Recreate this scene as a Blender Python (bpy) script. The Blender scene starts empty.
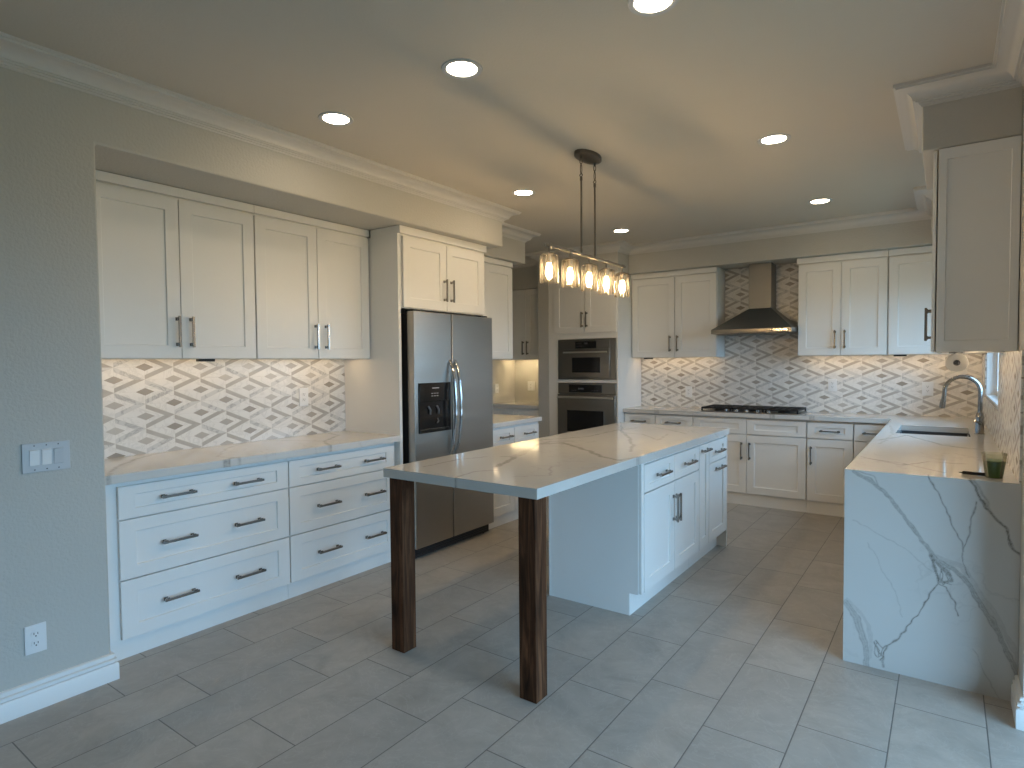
import bpy, bmesh, math, random
import numpy as np
from mathutils import Vector, Matrix, Euler

# ------------------------------------------------------------------ camera, world, exposure
S = bpy.context.scene
COL = S.collection
random.seed(4)
np.random.seed(4)

CAM = Vector((3.0735, -1.1309, 1.425))
yaw, pitch, roll = math.radians(35.6051), math.radians(-1.9727), math.radians(-0.458)
fw = Vector((-math.sin(yaw) * math.cos(pitch), math.cos(yaw) * math.cos(pitch), math.sin(pitch)))
rt = Vector((math.cos(yaw), math.sin(yaw), 0))
up = rt.cross(fw)
r2 = rt * math.cos(roll) + up * math.sin(roll)
u2 = -rt * math.sin(roll) + up * math.cos(roll)
cd = bpy.data.cameras.new('camera')
cd.sensor_fit = 'HORIZONTAL'
cd.sensor_width = 36.0
cd.lens = 607.39 * 36.0 / 1024.0
cd.clip_start = 0.02
co = bpy.data.objects.new('camera', cd)
COL.objects.link(co)
M = Matrix((r2, u2, -fw)).transposed().to_4x4()
M.translation = CAM
co.matrix_world = M
S.camera = co

S.view_settings.view_transform = 'Standard'
S.view_settings.look = 'None'
S.view_settings.gamma = 1.0
S.view_settings.use_curve_mapping = False
S.view_settings.exposure = 0.0

DAY = 10.4          # outdoor daylight
LAMP = 54.0       # recessed lamps
STRIP = 16.0       # under cabinet strips
BULB = 250.0        # pendant bulbs
WARM = (1.0, 0.82, 0.58)

W = bpy.data.worlds.new('daylight')
S.world = W
W.use_nodes = True
nt = W.node_tree
nt.nodes.clear()
wo = nt.nodes.new('ShaderNodeOutputWorld')
bg = nt.nodes.new('ShaderNodeBackground')
tc = nt.nodes.new('ShaderNodeTexCoord')
sx = nt.nodes.new('ShaderNodeSeparateXYZ')
rp = nt.nodes.new('ShaderNodeValToRGB')
rp.color_ramp.elements[0].position = 0.47
rp.color_ramp.elements[0].color = (0.055, 0.085, 0.07, 1)
rp.color_ramp.elements[1].position = 0.53
rp.color_ramp.elements[1].color = (0.385, 0.675, 1.0, 1)
ma = nt.nodes.new('ShaderNodeMath')
ma.operation = 'MULTIPLY_ADD'
ma.inputs[1].default_value = 0.5
ma.inputs[2].default_value = 0.5
nt.links.new(tc.outputs['Generated'], sx.inputs[0])
nt.links.new(sx.outputs['Z'], ma.inputs[0])
nt.links.new(ma.outputs[0], rp.inputs[0])
nt.links.new(rp.outputs[0], bg.inputs['Color'])
bg.inputs['Strength'].default_value = DAY
nt.links.new(bg.outputs[0], wo.inputs[0])


def portal(name, loc, rot, sx_, sy_):
    l = bpy.data.lights.new(name, 'AREA')
    l.shape = 'RECTANGLE'
    l.size, l.size_y = sx_, sy_
    l.cycles.is_portal = True
    o = bpy.data.objects.new(name, l)
    o.location = loc
    o.rotation_euler = rot
    COL.objects.link(o)


# window openings the daylight comes through (sampling portals, they give off no light of their own)
portal('window_portal', (4.58, 0.41, 1.15), (0, math.radians(90), 0), 2.1, 2.6)
portal('window_portal', (3.45, 4.21, 1.64), (0, math.radians(90), 0), 1.02, 1.52)


# ------------------------------------------------------------------ materials
def nodes(m):
    m.use_nodes = True
    t = m.node_tree
    t.nodes.clear()
    return t


class G:
    """tiny node graph writer"""

    def __init__(self, name):
        self.m = bpy.data.materials.new(name)
        self.t = nodes(self.m)
        self.out = self.n('ShaderNodeOutputMaterial')

    def n(self, k):
        return self.t.nodes.new(k)

    def put(self, sock, v):
        if hasattr(v, 'is_linked') or isinstance(v, bpy.types.NodeSocket):
            self.t.links.new(v, sock)
        else:
            if isinstance(v, tuple) and len(v) == 3 and sock.type == 'RGBA':
                v = v + (1,)
            sock.default_value = v

    def math(self, op, a, b=0.0, c=None):
        n = self.n('ShaderNodeMath')
        n.operation = op
        self.put(n.inputs[0], a)
        self.put(n.inputs[1], b)
        if c is not None:
            self.put(n.inputs[2], c)
        return n.outputs[0]

    def mix(self, f, a, b, blend='MIX'):
        n = self.n('ShaderNodeMix')
        n.data_type = 'RGBA'
        n.blend_type = blend
        self.put(n.inputs[0], f)
        self.put(n.inputs[6], a)
        self.put(n.inputs[7], b)
        return n.outputs[2]

    def coord(self, which='Object'):
        return self.n('ShaderNodeTexCoord').outputs[which]

    def mapping(self, v, scale=(1, 1, 1), loc=(0, 0, 0), rot=(0, 0, 0)):
        n = self.n('ShaderNodeMapping')
        self.put(n.inputs[0], v)
        n.inputs['Scale'].default_value = scale
        n.inputs['Location'].default_value = loc
        n.inputs['Rotation'].default_value = rot
        return n.outputs[0]

    def noise(self, v, scale, detail=3.0, rough=0.55, dist=0.0, out=0):
        n = self.n('ShaderNodeTexNoise')
        self.put(n.inputs['Vector'], v)
        n.inputs['Scale'].default_value = scale
        n.inputs['Detail'].default_value = detail
        n.inputs['Roughness'].default_value = rough
        n.inputs['Distortion'].default_value = dist
        return n.outputs[out]

    def white(self, v, out=0):
        n = self.n('ShaderNodeTexWhiteNoise')
        n.noise_dimensions = '3D'
        self.put(n.inputs['Vector'], v)
        return n.outputs[out]

    def ramp(self, f, stops, interp='LINEAR'):
        n = self.n('ShaderNodeValToRGB')
        n.color_ramp.interpolation = interp
        el = n.color_ramp.elements
        while len(el) < len(stops):
            el.new(0.5)
        for e, (p, c) in zip(el, stops):
            e.position = p
            e.color = (c, c, c, 1) if not isinstance(c, tuple) else c + (1,)
        self.put(n.inputs[0], f)
        return n.outputs[0]

    def sep(self, v):
        n = self.n('ShaderNodeSeparateXYZ')
        self.put(n.inputs[0], v)
        return n.outputs

    def comb(self, x, y, z=0.0):
        n = self.n('ShaderNodeCombineXYZ')
        self.put(n.inputs[0], x)
        self.put(n.inputs[1], y)
        self.put(n.inputs[2], z)
        return n.outputs[0]

    def bump(self, h, strength=0.2, dist=0.01):
        n = self.n('ShaderNodeBump')
        n.inputs['Strength'].default_value = strength
        n.inputs['Distance'].default_value = dist
        self.put(n.inputs['Height'], h)
        return n.outputs[0]

    def bsdf(self, base, rough=0.5, metal=0.0, normal=None, spec=None, coat=0.0, **kw):
        n = self.n('ShaderNodeBsdfPrincipled')
        self.put(n.inputs['Base Color'], base)
        self.put(n.inputs['Roughness'], rough)
        n.inputs['Metallic'].default_value = metal
        if normal is not None:
            self.put(n.inputs['Normal'], normal)
        if spec is not None:
            n.inputs['Specular IOR Level'].default_value = spec
        if coat:
            n.inputs['Coat Weight'].default_value = coat
        for k, v in kw.items():
            self.put(n.inputs[k.replace('_', ' ')], v)
        self.t.links.new(n.outputs[0], self.out.inputs[0])
        return self.m


def plain(name, c, rough=0.5, metal=0.0, bump=0.0, bscale=60.0, var=0.03, **kw):
    g = G(name)
    v = g.coord()
    col = g.mix(g.noise(v, 7.0), tuple(x * (1 - var) for x in c), tuple(min(1, x * (1 + var)) for x in c))
    nm = g.bump(g.noise(v, bscale, 2.0), bump, 0.004) if bump else None
    return g.bsdf(col, rough, metal, nm, **kw)


MAT = {}
MAT['cab'] = plain('cabinet_white_paint', (0.80, 0.79, 0.765), 0.38, bump=0.03, bscale=140, var=0.012)
MAT['wall'] = plain('wall_paint', (0.52, 0.505, 0.465), 0.75, bump=0.6, bscale=75, var=0.015)
MAT['ceil'] = plain('ceiling_paint', (0.58, 0.54, 0.475), 0.85, bump=0.2, bscale=90, var=0.015)
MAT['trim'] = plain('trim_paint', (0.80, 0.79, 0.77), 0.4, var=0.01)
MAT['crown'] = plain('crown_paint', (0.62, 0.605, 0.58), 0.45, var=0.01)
MAT['plate'] = plain('white_plastic', (0.78, 0.78, 0.78), 0.3, var=0.01)
MAT['plateg'] = plain('grey_plastic', (0.52, 0.53, 0.55), 0.35, var=0.01)
MAT['black'] = plain('black_gloss', (0.008, 0.008, 0.009), 0.12, var=0.1)
MAT['matblack'] = plain('black_matte', (0.015, 0.015, 0.016), 0.5, bump=0.05, var=0.1)
MAT['iron'] = plain('cast_iron', (0.012, 0.012, 0.013), 0.55, bump=0.3, bscale=300, var=0.2)
MAT['grey'] = plain('dark_grey_plastic', (0.08, 0.08, 0.085), 0.4)
MAT['slot'] = plain('slot_dark', (0.03, 0.03, 0.03), 0.6)
MAT['mark'] = plain('pale_print', (0.45, 0.46, 0.48), 0.5)
MAT['dim'] = plain('dim_print', (0.10, 0.10, 0.11), 0.5)
MAT['nickel'] = plain('handle_metal', (0.34, 0.32, 0.30), 0.27, 1.0)
MAT['chrome'] = plain('polished_steel', (0.62, 0.62, 0.63), 0.12, 1.0)
MAT['satin'] = plain('satin_steel', (0.74, 0.73, 0.71), 0.36, 1.0)
MAT['tap'] = plain('faucet_steel', (0.36, 0.355, 0.35), 0.2, 1.0)
MAT['bronze'] = plain('aged_metal', (0.16, 0.14, 0.115), 0.35, 0.9)
MAT['fixture'] = plain('pendant_metal', (0.30, 0.275, 0.24), 0.3, 1.0)
MAT['paper'] = plain('paper_towel', (0.82, 0.81, 0.79), 0.9, bump=0.3, bscale=250)
MAT['sink'] = plain('sink_composite', (0.055, 0.058, 0.062), 0.35, bump=0.1, bscale=300)
MAT['green'] = plain('green_juice', (0.10, 0.23, 0.045), 0.35, var=0.2)
MAT['vinyl'] = plain('window_vinyl', (0.80, 0.81, 0.82), 0.35)


def m_steel(name, c, rough, axis):
    g = G(name)
    v = g.coord()
    sc = {'z': (220, 220, 3), 'x': (3, 220, 220), 'y': (220, 3, 220)}[axis]
    n1 = g.noise(g.mapping(v, sc), 3.0, 2.0)
    n2 = g.noise(g.mapping(v, (0.6, 0.6, 5.0)), 1.4, 1.0)
    col = g.mix(n1, tuple(x * 0.93 for x in c), tuple(x * 1.05 for x in c))
    b1 = g.n('ShaderNodeBump')
    b1.inputs['Strength'].default_value = 0.5
    b1.inputs['Distance'].default_value = 0.012
    g.put(b1.inputs['Height'], n2)
    b2 = g.n('ShaderNodeBump')
    b2.inputs['Strength'].default_value = 0.05
    b2.inputs['Distance'].default_value = 0.001
    g.put(b2.inputs['Height'], n1)
    g.t.links.new(b1.outputs[0], b2.inputs['Normal'])
    return g.bsdf(col, rough, 1.0, b2.outputs[0])


MAT['steel'] = m_steel('brushed_steel_upright', (0.41, 0.385, 0.350), 0.33, 'x')
MAT['steelh'] = m_steel('brushed_steel_flat', (0.28, 0.268, 0.25), 0.3, 'x')
MAT['steeld'] = m_steel('dark_brushed_steel', (0.28, 0.275, 0.265), 0.42, 'x')

# floor: 0.30 x 0.605 m porcelain tiles, long side along Y, joints stepped in alternate columns
g = G('floor_tile')
p = g.coord()
xyz = g.sep(p)
PX, PY = 0.3013, 0.605
cx_ = g.math('DIVIDE', g.math('ADD', xyz[0], 20 * PX - 0.205), PX)
ci = g.math('FLOOR', cx_)
fx = g.math('SUBTRACT', cx_, ci)
par = g.math('MODULO', ci, 2.0)
# even columns start at 0.20, odd ones at -0.015
off = g.math('MULTIPLY_ADD', par, -0.215, 0.20)
cy_ = g.math('DIVIDE', g.math('ADD', g.math('SUBTRACT', xyz[1], off), 20 * PY), PY)
cj = g.math('FLOOR', cy_)
fy = g.math('SUBTRACT', cy_, cj)
ex = g.math('MULTIPLY', g.math('MINIMUM', fx, g.math('SUBTRACT', 1.0, fx)), PX)
ey = g.math('MULTIPLY', g.math('MINIMUM', fy, g.math('SUBTRACT', 1.0, fy)), PY)
ed = g.math('MINIMUM', ex, ey)
grout = g.math('LESS_THAN', ed, 0.0022)
rnd = g.white(g.comb(ci, cj))
vec = g.n('ShaderNodeVectorMath')
vec.operation = 'MULTIPLY_ADD'
g.put(vec.inputs[0], g.white(g.comb(ci, cj), 1))
vec.inputs[1].default_value = (7, 7, 7)
g.put(vec.inputs[2], p)
n1 = g.ramp(g.noise(vec.outputs[0], 4.5, 8.0, 0.68, 0.8), [(0.30, 0.0), (0.70, 1.0)])
n2 = g.noise(vec.outputs[0], 22.0, 4.0, 0.7)
c = g.mix(n1, (0.290, 0.262, 0.228), (0.460, 0.420, 0.370))
c = g.mix(g.math('MULTIPLY', n2, 0.45), c, (0.54, 0.50, 0.45))
c = g.mix(g.math('MULTIPLY', rnd, 0.35), c, (0.33, 0.315, 0.295))
wisp = g.ramp(g.noise(vec.outputs[0], 5.0, 7.0, 0.6, 1.6), [(0.485, 0.0), (0.5, 1.0), (0.515, 0.0)])
c = g.mix(g.math('MULTIPLY', wisp, 0.2), c, (0.60, 0.58, 0.55))
c = g.mix(grout, c, (0.15, 0.14, 0.13))
hh = g.math('ADD', g.math('MULTIPLY', g.math('MINIMUM', g.math('DIVIDE', ed, 0.004), 1.0), 1.0), g.math('MULTIPLY', n2, 0.12))
MAT['floor'] = g.bsdf(c, g.math('MULTIPLY_ADD', n2, 0.15, 0.36), 0.0, g.bump(hh, 0.25, 0.003))


def backsplash_mat(name, s0, t0):
    """diamond mosaic: white marble rhombi with a small dark diamond and a grey chevron on their right half"""
    g = G(name)
    p = g.coord()
    q = g.sep(p)
    w, h = 0.161, 0.0712
    px = g.math('DIVIDE', g.math('SUBTRACT', q[0], s0), w)
    py = g.math('DIVIDE', g.math('SUBTRACT', q[2], t0), h)
    a = g.math('MULTIPLY', g.math('ADD', px, py), 0.5)
    b = g.math('MULTIPLY', g.math('SUBTRACT', px, py), 0.5)
    a0 = g.math('ROUND', a)
    b0 = g.math('ROUND', b)
    da = g.math('SUBTRACT', a, a0)
    db = g.math('SUBTRACT', b, b0)
    dx = g.math('ADD', da, db)
    dy = g.math('SUBTRACT', da, db)
    r = g.math('MULTIPLY', g.math('MAXIMUM', g.math('ABSOLUTE', da), g.math('ABSOLUTE', db)), 2.0)
    sgn = g.math('GREATER_THAN', dy, 0.0)
    right = g.math('GREATER_THAN', dx, 0.0)
    tile = g.comb(a0, b0, 3.0)
    piece = g.comb(a0, b0, sgn)
    rt_ = g.white(tile)
    rp_ = g.white(piece)
    vm = g.n('ShaderNodeVectorMath')
    vm.operation = 'MULTIPLY_ADD'
    g.put(vm.inputs[0], g.white(piece, 1))
    vm.inputs[1].default_value = (3, 3, 3)
    g.put(vm.inputs[2], p)
    vein = g.ramp(g.noise(vm.outputs[0], 9.0, 5.0, 0.6, 1.2), [(0.45, 0.0), (0.5, 1.0), (0.55, 0.0)])
    cloud = g.noise(vm.outputs[0], 16.0, 5.0, 0.65)
    whitec = g.mix(g.math('MULTIPLY', vein, 0.3), g.mix(cloud, (0.84, 0.81, 0.77), (0.76, 0.73, 0.69)), (0.50, 0.48, 0.45))
    greyc = g.mix(cloud, (0.36, 0.325, 0.285), (0.56, 0.525, 0.475))
    palec = g.mix(g.math('MULTIPLY', vein, 0.8), g.mix(cloud, (0.74, 0.72, 0.69), (0.60, 0.58, 0.55)), (0.33, 0.32, 0.31))
    light = g.math('GREATER_THAN', rp_, 0.52)
    strip = g.mix(light, greyc, palec)
    strip = g.mix(g.math('MULTIPLY', rp_, 0.35), strip, (0.62, 0.60, 0.57))
    dia = g.mix(rt_, (0.29, 0.245, 0.195), (0.66, 0.62, 0.57))
    dia = g.mix(g.math('MULTIPLY', cloud, 0.5), dia, (0.47, 0.44, 0.40))
    in_strip = g.math('MULTIPLY', right, g.math('GREATER_THAN', r, 0.64))
    in_dia = g.math('LESS_THAN', r, 0.31)
    c = g.mix(in_strip, whitec, strip)
    c = g.mix(in_dia, c, dia)
    # joints: rhombus edge, strip edge, left split line
    j1 = g.math('GREATER_THAN', r, 0.975)
    j2 = g.math('MULTIPLY', right, g.math('COMPARE', r, 0.64, 0.012))
    j3 = g.math('MULTIPLY', g.math('LESS_THAN', dx, -0.3), g.math('COMPARE', dy, 0.0, 0.012))
    j4 = g.math('COMPARE', dx, 0.0, 0.005)
    j4 = g.math('MULTIPLY', j4, g.math('GREATER_THAN', r, 0.31))
    j = g.math('MAXIMUM', g.math('MAXIMUM', j1, j2), g.math('MAXIMUM', j3, j4))
    c = g.mix(g.math('MULTIPLY', j, 0.5), c, (0.66, 0.62, 0.56))
    return g.bsdf(c, 0.26, 0.0, g.bump(g.math('SUBTRACT', 1.0, j), 0.12, 0.002))


MAT['splash_left'] = backsplash_mat('diamond_tile_left', 0.326, 1.133 + 0.0712 - 0.914)
MAT['splash_back'] = backsplash_mat('diamond_tile_back', 0.323 + 1.0, 1.205 + 0.0712 - 0.914)


def quartz(name, attr):
    g = G(name)
    v = g.coord()
    warp = g.noise(v, 2.2, 4.0, 0.6, 0.0, 1)
    vm = g.n('ShaderNodeVectorMath')
    vm.operation = 'MULTIPLY_ADD'
    g.put(vm.inputs[0], warp)
    vm.inputs[1].default_value = (0.5, 0.5, 0.5)
    g.put(vm.inputs[2], v)
    fine = g.ramp(g.noise(vm.outputs[0], 1.7, 6.0, 0.55), [(0.488, 0.0), (0.5, 1.0), (0.512, 0.0)])
    fine = g.math('MULTIPLY', fine, g.ramp(g.noise(v, 1.5, 1.0), [(0.45, 0.0), (0.62, 0.55)]))
    base = g.mix(g.noise(v, 2.0, 3.0), (0.67, 0.65, 0.62), (0.60, 0.58, 0.55))
    c = g.mix(g.math('MULTIPLY', fine, 0.6), base, (0.34, 0.33, 0.32))
    if attr:
        at = g.n('ShaderNodeAttribute')
        at.attribute_name = 'vein'
        f = g.math('MULTIPLY', at.outputs['Fac'], g.math('MULTIPLY_ADD', g.noise(v, 70.0, 5.0, 0.75), 3.4, -0.45))
        c = g.mix(g.math('MAXIMUM', g.math('MINIMUM', f, 0.92), 0.0), c, (0.17, 0.155, 0.135))
    return g.bsdf(c, 0.09, 0.0, None, 0.5)


MAT['quartz'] = quartz('quartz', False)
MAT['quartzv'] = quartz('veined_quartz', True)

# dark stained wood, grain along Z
g = G('walnut_stain')
v = g.coord('Object')
gr = g.noise(g.mapping(v, (30, 30, 2.2)), 1.0, 6.0, 0.65, 1.2)
gr2 = g.noise(g.mapping(v, (160, 160, 4)), 1.0, 3.0)
kn = g.noise(g.mapping(v, (9, 9, 3.0)), 1.0, 1.0)
c = g.ramp(gr, [(0.3, (0.030, 0.012, 0.006)), (0.5, (0.105, 0.042, 0.019)), (0.7, (0.23, 0.100, 0.048))])
c = g.mix(g.math('MULTIPLY', gr2, 0.5), c, (0.03, 0.016, 0.01))
c = g.mix(g.ramp(kn, [(0.66, 0.0), (0.72, 0.8)]), c, (0.012, 0.007, 0.005))
MAT['wood'] = g.bsdf(c, 0.62, 0.0, g.bump(gr2, 0.3, 0.002), 0.12)


def emit(name, c, s):
    g = G(name)
    e = g.n('ShaderNodeEmission')
    e.inputs[0].default_value = c + (1,)
    e.inputs[1].default_value = s
    g.t.links.new(e.outputs[0], g.out.inputs[0])
    return g.m


MAT['lamp'] = emit('recessed_lamp', WARM, LAMP)
MAT['strip'] = emit('led_strip', (1.0, 0.72, 0.42), STRIP)
MAT['strip_niche'] = emit('led_strip_niche', (1.0, 0.76, 0.42), STRIP * 3.2)
MAT['bulb'] = emit('pendant_bulb', (1.0, 0.70, 0.36), BULB)
MAT['display'] = emit('appliance_display', (0.5, 0.8, 1.0), 0.25)


def glass(name, tint, blend, rough=0.02, haze=0.0):
    g = G(name)
    lw = g.n('ShaderNodeLayerWeight')
    lw.inputs[0].default_value = blend
    tr = g.n('ShaderNodeBsdfTransparent')
    tr.inputs[0].default_value = tint + (1,)
    gl = g.n('ShaderNodeBsdfGlossy')
    gl.inputs['Roughness'].default_value = rough
    mx = g.n('ShaderNodeMixShader')
    g.t.links.new(lw.outputs['Fresnel'], mx.inputs[0])
    g.t.links.new(tr.outputs[0], mx.inputs[1])
    g.t.links.new(gl.outputs[0], mx.inputs[2])
    last = mx.outputs[0]
    if haze:
        tl = g.n('ShaderNodeBsdfTranslucent')
        tl.inputs[0].default_value = (0.9, 0.85, 0.78, 1)
        m2 = g.n('ShaderNodeMixShader')
        m2.inputs[0].default_value = haze
        g.t.links.new(last, m2.inputs[1])
        g.t.links.new(tl.outputs[0], m2.inputs[2])
        last = m2.outputs[0]
    g.t.links.new(last, g.out.inputs[0])
    return g.m


MAT['glass'] = glass('shade_glass', (0.98, 0.96, 0.93), 0.30, 0.03, 0.010)
MAT['pane'] = glass('window_glass', (0.95, 0.97, 0.97), 0.1)
MAT['cup'] = glass('clear_cup', (0.92, 0.94, 0.88), 0.3, 0.1, 0.18)


# ------------------------------------------------------------------ mesh helpers
class MB:
    def __init__(self):
        self.v, self.f = [], []

    def add(self, vs, fs):
        k = len(self.v)
        self.v += [tuple(x) for x in vs]
        self.f += [tuple(i + k for i in f) for f in fs]
        return self

    def box(self, x0, x1, y0, y1, z0, z1):
        return self.add([(x0, y0, z0), (x1, y0, z0), (x1, y1, z0), (x0, y1, z0), (x0, y0, z1), (x1, y0, z1), (x1, y1, z1), (x0, y1, z1)],
                        [(0, 3, 2, 1), (4, 5, 6, 7), (0, 1, 5, 4), (1, 2, 6, 5), (2, 3, 7, 6), (3, 0, 4, 7)])

    def prism(self, poly, a0, a1, axis='z'):
        """poly of 2-D points extruded along axis; the other two coordinates in cyclic-free order (x,y),(x,z) or (y,z)"""
        def P(p, a):
            return {'z': (p[0], p[1], a), 'y': (p[0], a, p[1]), 'x': (a, p[0], p[1])}[axis]
        n = len(poly)
        vs = [P(p, a0) for p in poly] + [P(p, a1) for p in poly]
        fs = [tuple(range(n - 1, -1, -1)), tuple(range(n, 2 * n))] + [(i, (i + 1) % n, n + (i + 1) % n, n + i) for i in range(n)]
        return self.add(vs, fs)

    def lathe(self, prof, c=(0, 0, 0), seg=28, axis='z', cap=True):
        """prof: (radius, along) points"""
        vs, fs = [], []
        m = len(prof)
        for i in range(seg):
            t = 2 * math.pi * i / seg
            for r, h in prof:
                a, b = r * math.cos(t), r * math.sin(t)
                q = {'z': (a, b, h), 'y': (a, h, b), 'x': (h, a, b)}[axis]
                vs.append((q[0] + c[0], q[1] + c[1], q[2] + c[2]))
        for i in range(seg):
            j = (i + 1) % seg
            for k in range(m - 1):
                fs.append((i * m + k, j * m + k, j * m + k + 1, i * m + k + 1))
        if cap:
            fs.append(tuple(i * m for i in range(seg)))
            fs.append(tuple(i * m + m - 1 for i in range(seg - 1, -1, -1)))
        return self.add(vs, fs)

    def cyl(self, c, r, l, axis='z', seg=24):
        return self.lathe([(r, 0), (r, l)], c, seg, axis)

    def tube(self, path, r, seg=12, cap=True):
        pts = [Vector(p) for p in path]
        n = len(pts)
        rr = r if isinstance(r, (list, tuple)) else [r] * n
        vs, fs = [], []
        t0 = (pts[1] - pts[0]).normalized()
        ref = Vector((0, 0, 1)) if abs(t0.z) < 0.9 else Vector((1, 0, 0))
        nx = t0.cross(ref).normalized()
        for i in range(n):
            t = ((pts[min(i + 1, n - 1)] - pts[max(i - 1, 0)])).normalized()
            nx = (nx - t * nx.dot(t)).normalized()
            ny = t.cross(nx)
            for k in range(seg):
                a = 2 * math.pi * k / seg
                vs.append(pts[i] + nx * rr[i] * math.cos(a) + ny * rr[i] * math.sin(a))
        for i in range(n - 1):
            for k in range(seg):
                l = (k + 1) % seg
                fs.append((i * seg + k, i * seg + l, (i + 1) * seg + l, (i + 1) * seg + k))
        if cap:
            fs.append(tuple(range(seg - 1, -1, -1)))
            fs.append(tuple((n - 1) * seg + k for k in range(seg)))
        return self.add(vs, fs)

    def ring(self, c, R, r, axis='z', seg=32, s2=10, sx=1.0, sy=1.0):
        vs, fs = [], []
        for i in range(seg):
            t = 2 * math.pi * i / seg
            for k in range(s2):
                a = 2 * math.pi * k / s2
                q = ((R + r * math.cos(a)) * math.cos(t) * sx, (R + r * math.cos(a)) * math.sin(t) * sy, r * math.sin(a))
                q = {'z': q, 'y': (q[0], q[2], q[1]), 'x': (q[2], q[0], q[1])}[axis]
                vs.append((q[0] + c[0], q[1] + c[1], q[2] + c[2]))
        for i in range(seg):
            for k in range(s2):
                j, l = (i + 1) % seg, (k + 1) % s2
                fs.append((i * s2 + k, j * s2 + k, j * s2 + l, i * s2 + l))
        return self.add(vs, fs)

    def shaker(self, x0, x1, z0, z1, rail=0.07, railz=None, y=0.0, t=0.02, dep=0.009):
        """shaker front, face at y - t (towards -y)"""
        rz = rail if railz is None else railz
        yf, yr = y - t, y - t + dep
        a, b = rail, rz
        s = 0.002
        O = [(x0, z0), (x1, z0), (x1, z1), (x0, z1)]
        I = [(x0 + a, z0 + b), (x1 - a, z0 + b), (x1 - a, z1 - b), (x0 + a, z1 - b)]
        J = [(x0 + a + s, z0 + b + s), (x1 - a - s, z0 + b + s), (x1 - a - s, z1 - b - s), (x0 + a + s, z1 - b - s)]
        vs = [(p[0], y, p[1]) for p in O] + [(p[0], yf, p[1]) for p in O] + [(p[0], yf, p[1]) for p in I] + [(p[0], yr, p[1]) for p in J]
        fs = [(3, 2, 1, 0)]
        for k in range(4):
            l = (k + 1) % 4
            fs += [(k, l, 4 + l, 4 + k), (4 + k, 4 + l, 8 + l, 8 + k), (8 + k, 8 + l, 12 + l, 12 + k)]
        fs.append((12, 13, 14, 15))
        return self.add(vs, fs)

    def mesh(self, name, zb=0.0):
        me = bpy.data.meshes.new(name)
        me.from_pydata([(v[0], v[1], v[2] - zb) for v in self.v], [], self.f)
        bm = bmesh.new()
        bm.from_mesh(me)
        bmesh.ops.recalc_face_normals(bm, faces=bm.faces)
        bm.to_mesh(me)
        bm.free()
        for p_ in me.polygons:
            p_.use_smooth = True
        me.set_sharp_from_angle(angle=math.radians(32))
        return me


BASE = {}


def tag(o, label=None, cat=None, group=None, kind=None):
    if label:
        o['label'] = label
    if cat:
        o['category'] = cat
    if group:
        o['group'] = group
    if kind:
        o['kind'] = kind
    return o


def obj(name, mb, mat, parent=None, bevel=0.0, loc=(0, 0, 0), label=None, seg=2):
    zb = BASE.get(parent.name, 0.0) if parent is not None else 0.0
    me = mb.mesh(name, zb) if isinstance(mb, MB) else mb
    o = bpy.data.objects.new(name, me)
    COL.objects.link(o)
    if not me.materials:
        me.materials.append(MAT[mat])
    if parent is not None:
        o.parent = parent
        BASE[o.name] = zb
    o.location = loc
    if bevel:
        b = o.modifiers.new('bevel', 'BEVEL')
        b.width = bevel
        b.segments = seg
        b.limit_method = 'ANGLE'
        b.angle_limit = math.radians(40)
    if label:
        o['label'] = label
    return o


def thing(name, label, cat, loc=(0, 0, 0), rz=0.0, group=None):
    """Empty at the thing's base; part meshes are written with world heights and shifted down by the base height"""
    o = bpy.data.objects.new(name, None)
    o.empty_display_size = 0.1
    COL.objects.link(o)
    o.location = loc
    o.rotation_euler = (0, 0, math.radians(rz))
    BASE[o.name] = loc[2]
    return tag(o, label, cat, group)


def solo(name, mb, mat, label, cat, loc=(0, 0, 0), rz=0, group=None, bevel=0.0):
    o = obj(name, mb, mat, None, bevel, loc)
    o.rotation_euler = (0, 0, math.radians(rz))
    return tag(o, label, cat, group)


def struct(name, mb, mat, parent=None, bevel=0.0, label=None):
    o = obj(name, mb, mat, parent, bevel)
    o['kind'] = 'structure'
    if label:
        o['label'] = label
    return o


# ------------------------------------------------------------------ room shell
ZC, ZS = 2.708, 2.409
XR, YB, XA = 3.330, 5.534, -0.703

struct('floor', MB().box(-1.9, 3.46, -4.5, 5.7, -0.12, 0.0).box(3.46, 4.76, -4.5, 2.0, -0.12, 0.0), 'floor')
struct('ceiling', MB().box(-1.9, 3.46, -4.5, 5.7, ZC, ZC + 0.12).box(3.46, 4.76, -4.5, 2.0, ZC, ZC + 0.12), 'ceil')
struct('wall_left', MB().prism([(-4.4, 0), (0.014, 0), (0.014, ZS), (3.045, ZS), (3.045, ZC), (-4.4, ZC)], XA, 0.0, 'x'), 'wall', bevel=0.010)
struct('wall_alcove', MB().box(-0.83, XA, 0.0, 3.745, 0, ZC), 'wall')
struct('wall_soffit_passage', MB().box(XA, -0.343, 3.045, 3.885, ZS, ZC).box(-1.654, XA, 3.745, 3.885, ZS, ZC), 'wall', bevel=0.006)
struct('wall_passage', MB().box(-1.78, -0.83, 3.62, 3.745, 0, ZC), 'wall')
struct('wall_pantry', MB().box(-1.78, -1.654, 3.745, 5.66, 0, ZC), 'wall')
struct('wall_back', MB().box(-1.654, 3.46, YB, 5.66, 0, ZC), 'wall')
struct('wall_pier', MB().box(-0.871, -0.719, 4.911, YB, 0, ZS), 'wall', bevel=0.006)
struct('wall_soffit_oven', MB().box(-0.871, 0.1665, 4.911, YB, ZS, ZC), 'wall', bevel=0.006)
struct('wall_soffit_pantry', MB().box(-1.654, -0.871, 5.17, YB, 2.352, ZC), 'wall')
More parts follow.
